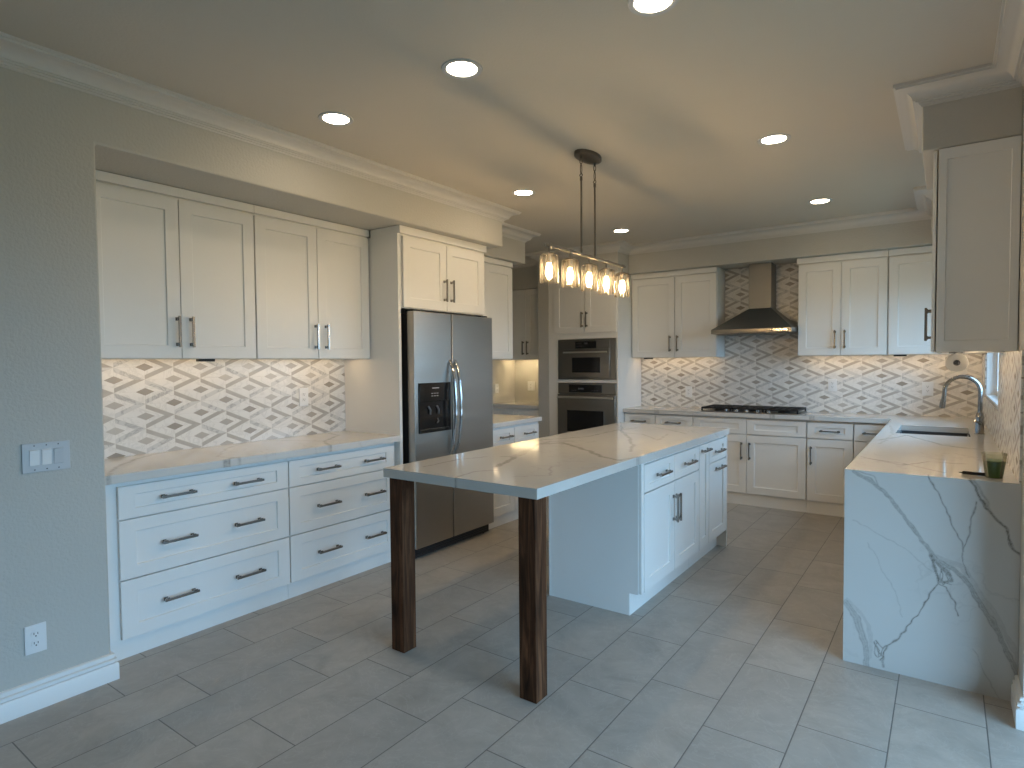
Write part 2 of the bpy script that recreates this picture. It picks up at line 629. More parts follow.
struct('wall_soffit_back', MB().box(0.1665, 3.33, 5.176, YB, ZS, ZC), 'wall', bevel=0.006)
struct('wall_soffit_right', MB().box(2.9635, XR, 2.37, 3.183, ZS, ZC), 'wall', bevel=0.006)
struct('wall_soffit_corner', MB().box(2.9635, XR, 4.452, 5.176, ZS, ZC), 'wall', bevel=0.006)
WY0, WY1, WZ0, WZ1 = 3.45, 4.975, 1.13, 2.15
struct('wall_right', MB().box(XR, 3.46, 1.88, WY0, 0, ZC).box(XR, 3.46, WY1, YB, 0, ZC).box(XR, 3.46, WY0, WY1, 0, WZ0).box(XR, 3.46, WY0, WY1, WZ1, ZC)
       .box(XR, 3.46, -4.4, 1.88, 2.32, ZC), 'wall')
struct('wall_nook', MB().box(3.46, 4.62, 1.88, 2.0, 0, ZC), 'wall')
struct('wall_east', MB().box(4.62, 4.74, -4.4, -0.9, 0, ZC).box(4.62, 4.74, 1.72, 2.0, 0, ZC).box(4.62, 4.74, -0.9, 1.72, 0, 0.1).box(4.62, 4.74, -0.9, 1.72, 2.2, ZC), 'wall')
struct('wall_rear', MB().box(-0.83, 4.74, -4.4, -4.2, 0, ZC), 'wall')


def window(name, axis, a0, a1, z0, z1, c, ncol, inward):
    """frame with mullions in the plane axis = c; the pane is a part"""
    def bx(m, p0, p1, q0, q1, t0, t1):
        return m.box(t0, t1, p0, p1, q0, q1) if axis == 'x' else m.box(p0, p1, t0, t1, q0, q1)
    m = MB()
    t0, t1 = c - 0.03, c + 0.03
    f = 0.05
    bx(m, a0, a1, z0, z0 + f, t0, t1)
    bx(m, a0, a1, z1 - f, z1, t0, t1)
    bx(m, a0, a0 + f, z0 + f, z1 - f, t0, t1)
    bx(m, a1 - f, a1, z0 + f, z1 - f, t0, t1)
    for k in range(1, ncol):
        a = a0 + (a1 - a0) * k / ncol
        bx(m, a - 0.025, a + 0.025, z0 + f, z1 - f, t0, t1)
    w = struct(name, m, 'vinyl')
    for k in range(ncol):
        b0 = a0 + (a1 - a0) * k / ncol + (f if k == 0 else 0.025)
        b1 = a0 + (a1 - a0) * (k + 1) / ncol - (f if k == ncol - 1 else 0.025)
        obj('pane', bx(MB(), b0, b1, z0 + f, z1 - f, c - 0.003, c + 0.003), 'pane', w)
    return w


w1 = window('window_1', 'x', WY0, WY1, WZ0, WZ1, 3.425, 2, -1)
w2 = window('window_2', 'x', -0.9, 1.72, 0.1, 2.2, 4.68, 2, -1)

obj('jamb_liner', MB().box(XR + 0.001, 3.395, WY1 - 0.008, WY1 - 0.0005, WZ0 + 0.012, WZ1).box(XR + 0.001, 3.395, WY0 + 0.0005, WY0 + 0.008, WZ0 + 0.012, WZ1)
    .box(XR + 0.001, 3.395, WY0, WY1, WZ0 + 0.0005, WZ0 + 0.012), 'vinyl', w1)
# crown moulding, one mitred run round every soffit
path = [(0, -4.2), (0, 3.045), (-.343, 3.045), (-.343, 3.885), (-1.654, 3.885), (-1.654, 5.17), (-.871, 5.17), (-.871, 4.911), (.1665, 4.911), (.1665, 5.176),
        (2.9635, 5.176), (2.9635, 4.452), (XR, 4.452), (XR, 3.183), (2.9635, 3.183), (2.9635, 2.37), (XR, 2.37), (XR, -4.2)]
prof = [(0, 0), (.113, 0), (.113, -.013), (.105, -.013), (.103, -.022), (.096, -.022), (.090, -.024), (.078, -.026), (.066, -.031), (.055, -.038), (.046, -.047), (.040, -.057), (.038, -.066),
        (.029, -.066), (.027, -.072), (.016, -.072), (.015, -.080), (.007, -.080), (.006, -.0901), (0, -.0901)]


def sweep(path, prof, z, mb=None):
    mb = mb or MB()
    P = [Vector(p) for p in path]
    N = []
    for i in range(len(P) - 1):
        d = (P[i + 1] - P[i]).normalized()
        N.append(Vector((d.y, -d.x)))
    rows = []
    for i, p in enumerate(P):
        a, b = N[max(i - 1, 0)], N[min(i, len(N) - 1)]
        m = (a + b) / (1 + a.dot(b))
        rows.append([(p.x + m.x * q, p.y + m.y * q, z + h) for q, h in prof])
    n = len(prof)
    vs = [v for r in rows for v in r]
    fs = []
    for i in range(len(rows) - 1):
        for k in range(n):
            l = (k + 1) % n
            fs.append((i * n + k, i * n + l, (i + 1) * n + l, (i + 1) * n + k))
    fs.append(tuple(range(n)))
    fs.append(tuple((len(rows) - 1) * n + k for k in range(n - 1, -1, -1)))
    return mb.add(vs, fs)


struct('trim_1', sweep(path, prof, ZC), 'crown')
bprof = [(0, 0), (.022, 0), (.022, .072), (.019, .077), (.010, .079), (.010, .086), (.018, .088), (.018, .096), (.007, .099), (.007, .107), (.012, .110), (.011, .117), (.003, .121), (0, .121)]
struct('baseboard_left', sweep([(0.0, -4.2), (0.0, 0.014), (-0.10, 0.014)], bprof, 0.0), 'trim')
struct('baseboard_right', sweep([(XR, 2.085), (XR, 1.88), (4.5, 1.88)], [(a, b) for a, b in bprof], 0.0), 'trim')


# ------------------------------------------------------------------ handles and cabinet builder
def handle_mesh(L):
    m = MB()
    m.box(-L / 2, L / 2, -0.036, -0.025, -0.006, 0.006)
    for s in (-1, 1):
        c = s * (L / 2 - 0.016)
        m.box(c - 0.006, c + 0.006, -0.026, 0.0, -0.006, 0.006)
        m.box(c - 0.009, c + 0.009, -0.0275, -0.0215, -0.009, 0.009)
        m.box(c - 0.009, c + 0.009, -0.005, 0.0, -0.009, 0.009)
    return m.mesh('handle')


HM = {}


def handle(parent, x, z, L=0.172, vert=False, y=-0.02, nm='handle'):
    if L not in HM:
        HM[L] = handle_mesh(L)
        HM[L].materials.append(MAT['nickel'])
    zb = BASE.get(parent.name, 0.0)
    o = bpy.data.objects.new(nm, HM[L])
    COL.objects.link(o)
    o.parent = parent
    o.location = (x, y, z - zb)
    if vert:
        o.rotation_euler = (0, math.radians(90), 0)
    return o


def front(root, kind, x0, x1, z0, z1, hs=(), rail=0.07, railz=None, label=None, gap=0.002):
    """hs: (x, z, 'v'|'h')"""
    if railz is None:
        railz = rail if kind == 'door' else max(0.038, min(0.062, 0.28 * (z1 - z0)))
    d = obj(kind, MB().shaker(x0, x1, z0, z1, rail, railz, -gap, 0.02 - gap), 'cab', root, 0.0015, seg=1, label=label)
    for h in hs:
        handle(d, h[0], h[1], h[3] if len(h) > 3 else 0.172, h[2] == 'v')
    return d


def carcass(x0, x1, d, z0, z1, open_top=False):
    m = MB()
    if not open_top:
        return m.box(x0, x1, 0.0, d, z0, z1)
    t = 0.018
    m.box(x0, x0 + t, 0, d, z0, z1).box(x1 - t, x1, 0, d, z0, z1).box(x0 + t, x1 - t, 0, d, z0, z0 + t).box(x0 + t, x1 - t, d - t, d, z0 + t, z1)
    m.box(x0 + t, x1 - t, 0, t, z0 + t, z1)
    return m


# ------------------------------------------------------------------ left counter run (faces +X)
GRP_DRAW = 'drawer units under the left counter'


def drawer_unit(y0, y1, dx0, dx1, xs, label):
    t = thing('drawer_cabinet', label, 'cabinet', (-0.159, y0, 0), 90, GRP_DRAW)
    w = y1 - y0
    obj('body', carcass(0, w, 0.54, 0.10, 0.872), 'cab', t, 0.001)
    obj('toe_kick', MB().box(0, w, 0.010, 0.05, 0.0, 0.10), 'cab', t)
    for z0, z1, hz in ((.103, .386, .243), (.392, .681, .537), (.688, .846, .768)):
        front(t, 'drawer', dx0 - y0, dx1 - y0, z0, z1, [(x - y0, hz, 'h') for x in xs], 0.075)
    return t


drawer_unit(0.0165, 1.038, 0.115, 1.036, (0.388, 0.771), 'white three-drawer base cabinet on the left wall, the one next to the light switch wall')
drawer_unit(1.040, 1.920, 1.043, 1.900, (1.317, 1.702), 'white three-drawer base cabinet on the left wall, the one beside the refrigerator')


def slab_grid(mb, x0, x1, y0, y1, z0, z1, nx, ny):
    vs, fs = [], []
    for j in range(ny + 1):
        for i in range(nx + 1):
            vs.append((x0 + (x1 - x0) * i / nx, y0 + (y1 - y0) * j / ny, z1))
    I = lambda i, j: j * (nx + 1) + i
    for j in range(ny):
        for i in range(nx):
            fs.append((I(i, j), I(i + 1, j), I(i + 1, j + 1), I(i, j + 1)))
    ring = [I(i, 0) for i in range(nx)] + [I(nx, j) for j in range(ny)] + [I(i, ny) for i in range(nx, 0, -1)] + [I(0, j) for j in range(ny, 0, -1)]
    k = len(vs)
    vs += [(vs[r][0], vs[r][1], z0) for r in ring]
    n = len(ring)
    for a in range(n):
        b = (a + 1) % n
        fs.append((ring[a], k + a, k + b, ring[b]))
    fs.append(tuple(k + a for a in range(n - 1, -1, -1)))
    return mb.add(vs, fs)


def smooth_noise(p, sc, seed):
    rs = np.random.RandomState(seed)
    out = np.zeros(len(p))
    for _ in range(10):
        k = rs.normal(size=2) * sc
        out += np.sin(p @ k + rs.uniform(0, 6.28))
    return out / 10 ** 0.5


def vein_attr(me, plane, veins):
    """writes a per-vertex vein strength from hand-laid vein lines, wobbled with noise"""
    n = len(me.vertices)
    co_ = np.empty(n * 3)
    me.vertices.foreach_get('co', co_)
    co_ = co_.reshape(-1, 3)
    p = co_[:, plane].copy()
    q = p + np.stack([smooth_noise(p, 28, 1), smooth_noise(p, 28, 2)], 1) * 0.006 + np.stack([smooth_noise(p, 90, 3), smooth_noise(p, 90, 4)], 1) * 0.0025
    val = np.zeros(n)
    for pts, wd, st in veins:
        d = np.full(n, 9.0)
        for a, b in zip(pts[:-1], pts[1:]):
            a, b = np.array(a), np.array(b)
            ab = b - a
            t = np.clip(((q - a) @ ab) / (ab @ ab), 0, 1)
            d = np.minimum(d, np.linalg.norm(q - a - t[:, None] * ab, axis=1))
        core = np.exp(-(d / (wd * 0.45)) ** 2) * 0.75
        edge = np.exp(-((d - wd * 0.55) / (wd * 0.2)) ** 2) * 0.5 if wd > 0.0075 else 0
        val = np.maximum(val, st * np.maximum(core * (0.55 if wd > 0.0095 else 1), edge))
    at = me.attributes.new('vein', 'FLOAT', 'POINT')
    at.data.foreach_set('value', np.clip(val, 0, 1).astype(np.float32))


VW = [
 ([(2.727, 0.914), (2.795, 0.871), (2.849, 0.83), (2.896, 0.758), (2.954, 0.69), (3.005, 0.607), (3.03, 0.559)], 0.010, 0.9),
 ([(2.747, 0.916), (2.809, 0.888), (2.849, 0.83)], 0.006, 0.5),
 ([(3.03, 0.559), (3.103, 0.52), (3.151, 0.471), (3.21, 0.381), (3.256, 0.291), (3.29, 0.2), (3.33, 0.097)], 0.014, 0.9),
 ([(3.049, 0.555), (3.138, 0.542), (3.162, 0.488), (3.232, 0.386), (3.3, 0.26), (3.335, 0.141)], 0.016, 0.35),
 ([(3.03, 0.559), (3.037, 0.508), (3.05, 0.45)], 0.008, 1), ([(3.03, 0.559), (3.073, 0.514), (3.104, 0.461), (3.05, 0.45)], 0.008, 0.8),
 ([(3.055, 0.526), (3.092, 0.473), (3.074, 0.44), (3.044, 0.479)], 0.006, 0.7),
 ([(3.05, 0.442), (3.014, 0.374), (2.959, 0.255), (2.915, 0.174), (2.877, 0.117), (2.851, 0.063)], 0.006, 0.9),
 ([(3.05, 0.442), (3.086, 0.428), (3.111, 0.374), (3.13, 0.311)], 0.006, 0.8),
 ([(2.691, 0.279), (2.74, 0.226), (2.769, 0.152), (2.783, 0.076), (2.784, -0.001)], 0.020, 0.7),
 ([(2.698, 0.296), (2.761, 0.246), (2.796, 0.191), (2.803, 0.113), (2.804, 0.05)], 0.010, 0.35),
 ([(2.815, 0.120), (2.835, 0.090), (2.851, 0.063), (2.838, 0.045)], 0.006, 0.8), ([(2.851, 0.063), (2.842, 0.016)], 0.008, 0.6),
 ([(3.019, 0.917), (3.045, 0.86), (3.069, 0.804), (3.094, 0.726), (3.125, 0.657), (3.149, 0.602)], 0.006, 0.8),
 ([(3.15, 0.916), (3.174, 0.868), (3.192, 0.827), (3.237, 0.775), (3.277, 0.717), (3.305, 0.644), (3.329, 0.603)], 0.008, 0.9),
 ([(3.162, 0.917), (3.203, 0.842), (3.226, 0.788)], 0.008, 0.5),
 ([(3.178, 0.818), (3.165, 0.722), (3.149, 0.617), (3.143, 0.579), (3.162, 0.488)], 0.006, 0.7),
 ([(2.722, 0.679), (2.798, 0.648), (2.884, 0.602), (2.968, 0.54), (3.031, 0.499)], 0.004, 0.32),
 ([(2.785, 0.586), (2.84, 0.485), (2.887, 0.385), (2.927, 0.27)], 0.004, 0.28), ([(3.178, 0.183), (3.225, 0.094), (3.271, -0.001)], 0.004, 0.35),
 ([(3.034, 0.55), (3.052, 0.525), (3.066, 0.495), (3.060, 0.462)], 0.004, 0.9), ([(3.046, 0.536), (3.078, 0.502), (3.098, 0.47), (3.09, 0.452)], 0.004, 0.8), ([(3.06, 0.52), (3.052, 0.48), (3.07, 0.455), (3.10, 0.447)], 0.004, 0.8),
 ([(3.085, 0.522), (3.075, 0.49), (3.088, 0.462)], 0.004, 0.7), ([(3.03, 0.559), (3.09, 0.545), (3.15, 0.535), (3.165, 0.49)], 0.010, 0.35),
 ([(2.820, 0.125), (2.838, 0.112), (2.857, 0.098), (2.848, 0.074), (2.832, 0.058), (2.820, 0.085), (2.826, 0.118)], 0.004, 0.9), ([(2.826, 0.108), (2.842, 0.090), (2.836, 0.066)], 0.004, 0.8), ([(2.857, 0.098), (2.872, 0.112)], 0.006, 0.9)]
VI = [
 ([(1.269, 1.255), (1.195, 1.487), (1.108, 1.757), (0.993, 2.068), (1.082, 2.194), (1.375, 1.986), (1.557, 1.821), (1.692, 1.757)], 0.018, 1.00),
 ([(0.877, 2.215), (1.059, 2.568), (1.063, 3.027), (1.118, 3.267)], 0.011, 0.80), ([(0.877, 3.461), (1.131, 2.971), (1.335, 2.657), (1.505, 2.322), (1.609, 2.075)], 0.013, 0.96),
 ([(1.165, 2.898), (1.318, 2.902), (1.555, 2.638), (1.467, 2.994)], 0.011, 0.64), ([(1.486, 1.08), (1.611, 1.198), (1.498, 1.403)], 0.007, 0.64),
 ([(1.098, 1.528), (1.145, 1.557), (1.063, 1.824)], 0.015, 0.64), ([(0.993, 2.068), (0.981, 2.204), (1.092, 2.303)], 0.017, 0.64),
 ([(1.692, 1.757), (1.738, 1.937), (1.769, 2.296)], 0.011, 0.64), ([(1.18, 3.413), (1.41, 3.24), (1.586, 3.067)], 0.013, 0.56),
 ([(1.289, 0.881), (1.264, 1.086), (1.333, 1.171)], 0.009, 0.64), ([(0.966, 1.059), (0.97, 1.342), (1.029, 1.483)], 0.009, 0.64)]
VL = [([(-.10, .05), (-.35, .2), (-.60, .42), (-.7, .6)], 0.012, 0.75), ([(-.09, 1.30), (-.3, 1.42), (-.5, 1.7), (-.7, 1.75)], 0.012, 0.90), ([(-.09, .7), (-.25, .66), (-.5, .85), (-.7, 1.1)], 0.010, 0.60),
      ([(-.10, .62), (-.12, .72)], 0.012, 1.00), ([(-.3, 1.42), (-.5, 1.35), (-.68, 1.2)], 0.010, 0.60)]
VR = [([(2.722, 3.367), (2.865, 3.771), (3.061, 3.302), (3.213, 3.211)], 0.012, 0.90), ([(2.707, 2.557), (2.907, 2.358), (3.003, 2.553), (3.154, 2.561)], 0.008, 0.75),
      ([(2.769, 2.497), (2.904, 2.417), (3.066, 2.221)], 0.008, 0.75), ([(2.681, 4.788), (2.777, 3.802), (2.751, 3.173)], 0.010, 0.60),
      ([(.2, 5.05), (.6, 5.3), (.8, 5.5)], 0.014, 0.75), ([(.55, 5.02), (.75, 5.12), (1.0, 5.2)], 0.014, 0.75), ([(1.7, 5.02), (2.1, 5.2), (2.3, 5.5)], 0.014, 0.75), ([(2.05, 5.02), (2.3, 5.1)], 0.012, 0.75)]

m = slab_grid(MB(), XA + 0.002, -0.095, 0.0155, 1.920, 0.873, 0.914, 60, 190)
me = m.mesh('countertop')
vein_attr(me, [0, 1], VL)
tag(obj('countertop', me, 'quartzv'), 'white veined quartz countertop over the drawers along the left wall', 'countertop')

sp = MB().box(0.0155, 1.920, -0.008, 0.0, 0.0, 0.549)
solo('backsplash', sp, 'splash_left', 'diamond-pattern marble tile backsplash above the left counter', 'backsplash', (XA + 0.0005, 0, 0.9145), 90)

GRP_UP = 'white shaker wall cabinets'


def wall_unit(label, loc, rz, w, d, z0, z1, doors, body=None, fascia=None, name='wall_cabinet', fas_ends=(0, 0), flare=0.0, group=GRP_UP, gap=0.002):
    """doors: (x0, x1, handle x or None)"""
    t = thing(name, label, 'cabinet', (loc[0], loc[1], z0), rz, group)
    obj('body', MB().box(0, w, 0, d, z0 + 0.02, z1).box(0, w, 0, 0.018, z0, z0 + 0.02).box(0, 0.016, 0.018, d, z0, z0 + 0.02).box(w - 0.016, w, 0.018, d, z0, z0 + 0.02), 'cab', t, 0.001)
    for x0, x1, hx in doors:
        front(t, 'door', x0, x1, z0 + 0.003, fascia[0] - 0.012 if fascia else z1 - 0.003, [(hx, z0 + 0.150, 'v')] if hx is not None else [], gap=gap)
    if fascia:
        f = MB()
        if flare:
            f.prism([(0.0, fascia[0]), (-0.022, fascia[0]), (-0.026, fascia[0] + 0.012), (-flare, fascia[1] - 0.012), (-flare, fascia[1]), (0.0, fascia[1])], fas_ends[0], w + fas_ends[1], 'x')
        else:
            f.box(fas_ends[0], w + fas_ends[1], -0.024, 0.0, fascia[0], fascia[1])
        obj('crown_fascia', f, 'cab', t, 0.002, seg=1)
    return t


# the carcass front stands at x = -0.414, door faces at -0.394
wall_unit('white two-door wall cabinet over the left counter, the one nearer the light switch wall', (-0.414, 0.0165, 0), 90, 0.9895, 0.286, 1.4634, 2.406,
          [(0.0885, 0.5375, 0.5165), (0.5415, 0.9875, 0.5915)], fascia=(2.357, 2.406))
wall_unit('white two-door wall cabinet over the left counter, the one beside the refrigerator panel', (-0.414, 1.008, 0), 90, 0.911, 0.286, 1.4634, 2.406,
          [(0.004, 0.453, 0.431), (0.457, 0.905, 0.515)], fascia=(2.357, 2.406))

# refrigerator enclosure
t = thing('refrigerator_cabinet', 'tall white surround with two-door cabinet above the steel refrigerator', 'cabinet', (-0.101, 1.9225, 0), 90)
obj('side_panel', MB().box(0, 0.026, 0.0, 0.60, 0.0, 2.352), 'cab', t, 0.0015)
obj('side_panel', MB().box(0.968, 0.992, 0.0, 0.60, 0.0, 2.352), 'cab', t, 0.0015)
obj('body', MB().box(0.026, 0.968, 0.002, 0.60, 1.826, 2.352), 'cab', t)
front(t, 'door', 0.036, 0.494, 1.832, 2.334, [(0.466, 1.984, 'v')])
front(t, 'door', 0.499, 0.956, 1.832, 2.334, [(0.545, 1.984, 'v')])
obj('crown_fascia', MB().box(-0.001, 0.994, -0.026, 0.28, 2.352, 2.406), 'cab', t, 0.002)

# refrigerator
t = thing('refrigerator', 'stainless steel side-by-side refrigerator with black water dispenser', 'refrigerator', (-0.085, 1.982, 0), 90)
obj('body', MB().box(0.004, 0.900, 0.0, 0.60, 0.03, 1.790), 'matblack', t, 0.004, label='black cabinet sides')
obj('toe_grille', MB().box(0.01, 0.895, -0.035, 0.0, 0.012, 0.082).box(0.03, 0.875, -0.042, -0.035, 0.03, 0.036).box(0.03, 0.875, -0.042, -0.035, 0.045, 0.051).box(0.03, 0.875, -0.042, -0.035, 0.06, 0.066), 'matblack', t)
for k in (0.05, 0.85):
    obj('foot', MB().cyl((k, 0.0, 0.0), 0.018, 0.03), 'matblack', t)
d1 = obj('door', MB().box(0.0, 0.402, -0.074, -0.006, 0.086, 1.802), 'steel', t, 0.004, seg=2)
d2 = obj('door', MB().box(0.412, 0.918, -0.074, -0.006, 0.086, 1.802), 'steel', t, 0.004, seg=2)
obj('door_seal', MB().box(0.4025, 0.4115, -0.052, -0.007, 0.09, 1.798), 'matblack', t)
for d, hx in ((d1, 0.378), (d2, 0.438)):
    pts = []
    for k in range(17):
        s = k / 16
        z = 0.735 + s * 0.715
        pts.append((hx, -0.074 - 0.062 * math.sin(math.pi * s) ** 0.6 if 0 < k < 16 else -0.072, z))
    obj('handle', MB().tube(pts, 0.0125, 12), 'chrome', d)
for k in (0.02, 0.80):
    obj('hinge_cap', MB().box(k, k + 0.08, -0.05, 0.03, 1.803, 1.815), 'matblack', t, 0.003)
dp = obj('dispenser', MB().box(0.038, 0.052, -0.082, -0.070, 0.92, 1.285).box(0.366, 0.380, -0.082, -0.070, 0.92, 1.285).box(0.052, 0.366, -0.082, -0.070, 0.92, 0.945)
         .box(0.052, 0.366, -0.082, -0.070, 1.150, 1.285).box(0.052, 0.366, -0.0755, -0.070, 0.945, 1.150), 'black', d1, 0.003, label='black ice and water dispenser panel')
# control strip print and the bright spouts inside the bay
obj('logo_plate', MB().box(0.175, 0.249, -0.0835, -0.0825, 1.243, 1.249), 'mark', d1)
for k in range(3):
    for zz in (1.205, 1.186):
        obj('button', MB().box(0.165 + k * 0.028, 0.183 + k * 0.028, -0.0835, -0.0825, zz, zz + 0.004), 'mark', d1)
for bx_ in (0.135, 0.225):
    obj('spout', MB().tube([(bx_, -0.079, 1.113), (bx_ + 0.015, -0.086, 1.083), (bx_ + 0.013, -0.084, 1.053)], 0.008, 8), 'grey', d1)
obj('lever', MB().tube([(0.232, -0.079, 1.020), (0.240, -0.084, 1.000), (0.222, -0.084, 0.985)], 0.005, 8), 'grey', d1)

# second cabinet group beyond the refrigerator
wall_unit('narrow view of white wall cabinet just past the refrigerator', (-0.414, 2.917, 0), 90, 0.820, 0.286, 1.4634, 2.406, [(0.006, 0.366, 0.33), (0.370, 0.815, 0.408)], fascia=(2.357, 2.406))
t = thing('base_cabinet', 'white base cabinet with two drawers just past the refrigerator', 'cabinet', (-0.09, 2.917, 0), 90, 'white shaker base cabinets')
obj('body', carcass(0, 0.786, 0.605, 0.10, 0.872), 'cab', t, 0.001)
obj('toe_kick', MB().box(0, 0.786, 0.010, 0.05, 0, 0.10), 'cab', t)
front(t, 'drawer', 0.004, 0.373, 0.700, 0.850, [(0.235, 0.779, 'h')], 0.07)
front(t, 'drawer', 0.378, 0.772, 0.700, 0.850, [(0.604, 0.779, 'h')], 0.07)
front(t, 'door', 0.004, 0.373, 0.104, 0.693, [(0.340, 0.60, 'v')])
front(t, 'door', 0.378, 0.772, 0.104, 0.693, [(0.410, 0.60, 'v')])
solo('countertop', MB().box(XA + 0.002, -0.050, 2.917, 3.719, 0.873, 0.914), 'quartz', 'short white quartz countertop end just past the refrigerator', 'countertop', bevel=0.003)

# ------------------------------------------------------------------ pantry niche
wall_unit('shaded two-door wall cabinet in the niche left of the ovens', (-1.652, 5.22, 0), 0, 0.778, 0.312, 1.4634, 2.349, [(0.35, 0.410, None), (0.004, 0.407, 0.376), (0.411, 0.774, 0.442)][1:])
t = thing('base_cabinet', 'shaded base cabinet in the niche left of the ovens', 'cabinet', (-1.652, 4.965, 0), 0, 'white shaker base cabinets')
obj('body', carcass(0, 0.778, 0.567, 0.10, 0.872), 'cab', t, 0.001)
obj('toe_kick', MB().box(0, 0.778, 0.05, 0.08, 0, 0.10), 'cab', t)
front(t, 'drawer', 0.004, 0.386, 0.700, 0.850, [(0.195, 0.775, 'h')])
front(t, 'drawer', 0.392, 0.774, 0.700, 0.850, [(0.583, 0.775, 'h')])
front(t, 'door', 0.004, 0.386, 0.104, 0.693, [(0.354, 0.60, 'v')])
front(t, 'door', 0.392, 0.774, 0.104, 0.693, [(0.424, 0.60, 'v')])
solo('countertop', MB().box(-1.652, -0.873, 4.925, 5.532, 0.873, 0.914), 'quartz', 'small lit countertop in the niche left of the ovens', 'countertop', bevel=0.003)

# ------------------------------------------------------------------ oven tower
t = thing('oven_cabinet', 'tall white cabinet holding the microwave and the wall oven', 'cabinet', (-0.716, 4.911, 0), 0)
W0 = 0.882
m = MB()
m.box(0, 0.128, 0, 0.62, 0.0, 2.406).box(W0 - 0.018, W0, 0, 0.62, 0.0, 2.406)
m.box(0.128, W0 - 0.018, 0, 0.62, 1.692, 2.406).box(0.128, W0 - 0.018, 0, 0.60, 1.196, 1.232).box(0.128, W0 - 0.018, 0, 0.60, 0.10, 0.478).box(0.128, W0 - 0.018, 0.60, 0.62, 0.478, 1.692)
obj('body', m, 'cab', t, 0.001)
obj('toe_kick', MB().box(0.128, W0 - 0.018, 0.04, 0.06, 0, 0.10), 'cab', t)
front(t, 'door', 0.083, 0.481, 1.758, 2.345, [(0.456, 1.905, 'v')])
front(t, 'door', 0.487, 0.872, 1.758, 2.345, [(0.512, 1.905, 'v')])
front(t, 'drawer', 0.083, 0.872, 0.104, 0.472, [(0.3, 0.29, 'h'), (0.66, 0.29, 'h')])

t = thing('microwave_oven', 'built-in stainless microwave above the wall oven', 'microwave', (-0.582, 4.905, 1.2335), 0)
obj('body', MB().box(0.008, 0.722, 0.012, 0.45, 1.2335, 1.688), 'steeld', t)
obj('trim_frame', MB().box(0.0, 0.064, -0.012, 0.010, 1.234, 1.686).box(0.664, 0.728, -0.012, 0.010, 1.234, 1.686).box(0.064, 0.664, -0.012, 0.010, 1.672, 1.686).box(0.064, 0.664, -0.012, 0.010, 1.234, 1.250), 'steelh', t, 0.002)
d = obj('door', MB().box(0.066, 0.662, -0.022, 0.008, 1.252, 1.575), 'steelh', t, 0.004)
obj('door_window', MB().box(0.191, 0.546, -0.0245, -0.0215, 1.312, 1.482), 'black', d, 0.002, label='black glass window')
obj('window_frame', MB().box(0.180, 0.557, -0.0235, -0.0215, 1.300, 1.494), 'steelh', d, 0.001)
hm = MB().tube([(0.09, -0.045, 1.540), (0.36, -0.058, 1.540), (0.64, -0.045, 1.540)], 0.010, 10)
hm.box(0.10, 0.118, -0.046, -0.02, 1.532, 1.548).box(0.612, 0.63, -0.046, -0.02, 1.532, 1.548)
obj('handle', hm, 'satin', d, label='steel bar handle')
cp = obj('control_panel', MB().box(0.066, 0.662, -0.018, 0.008, 1.577, 1.670), 'steelh', t, 0.002)
obj('display', MB().box(0.231, 0.497, -0.0205, -0.0175, 1.584, 1.662), 'black', cp, 0.001, label='black display')
for k in range(4):
    for zz in (1.640, 1.605):
        obj('button', MB().box(0.25 + k * 0.018, 0.262 + k * 0.018, -0.0215, -0.0207, zz, zz + 0.005), 'dim', cp)
obj('clock_readout', MB().box(0.345, 0.388, -0.0215, -0.0207, 1.630, 1.648), 'dim', cp)

t = thing('wall_oven', 'built-in stainless wall oven below the microwave', 'oven', (-0.582, 4.905, 0.480), 0)
obj('body', MB().box(0.008, 0.722, 0.012, 0.55, 0.480, 1.192), 'steeld', t)
cp = obj('control_panel', MB().box(0.0, 0.728, -0.014, 0.012, 1.072, 1.192), 'steelh', t, 0.003)
obj('display', MB().box(0.145, 0.562, -0.0165, -0.0135, 1.088, 1.176), 'black', cp, 0.001, label='black control display')
obj('clock_readout', MB().box(0.265, 0.335, -0.0175, -0.0167, 1.120, 1.140), 'dim', cp)
for k in range(3):
    for xx in (0.18 + k * 0.022, 0.44 + k * 0.03):
        obj('button', MB().box(xx, xx + 0.015, -0.0175, -0.0167, 1.108, 1.112), 'dim', cp)
d = obj('door', MB().box(0.0, 0.728, -0.030, 0.010, 0.500, 1.066), 'steelh', t, 0.005)
obj('door_window', MB().box(0.128, 0.590, -0.0325, -0.0295, 0.640, 0.885), 'black', d, 0.002, label='black glass window')
obj('window_frame', MB().box(0.115, 0.603, -0.0315, -0.0295, 0.628, 0.897), 'steelh', d, 0.001)
hm = MB().tube([(0.012, -0.060, 1.032), (0.36, -0.072, 1.036), (0.716, -0.060, 1.032)], 0.012, 10)
hm.box(0.03, 0.052, -0.062, -0.028, 1.024, 1.042).box(0.676, 0.698, -0.062, -0.028, 1.024, 1.042)
obj('handle', hm, 'satin', d, label='steel bar handle')

# ------------------------------------------------------------------ back run (faces -Y); carcass front y = 5.07, fronts at 5.05
GRP_BASE = 'white shaker base cabinets'


def base_unit(label, loc, rz, w, fronts_, d=0.455, toe=0.0, open_top=False, ztoe=0.118):
    t = thing('base_cabinet', label, 'cabinet', loc, rz, GRP_BASE)
    obj('body', carcass(0, w, d, ztoe, 0.872, open_top), 'cab', t, 0.001)
    obj('toe_kick', MB().box(0, w, 0.006 + toe, 0.05 + toe, 0, ztoe), 'cab', t)
    for f in fronts_:
        front(t, *f)
    return t


DZ0, DZ1, BZ0, BZ1 = 0.708, 0.854, 0.122, 0.699


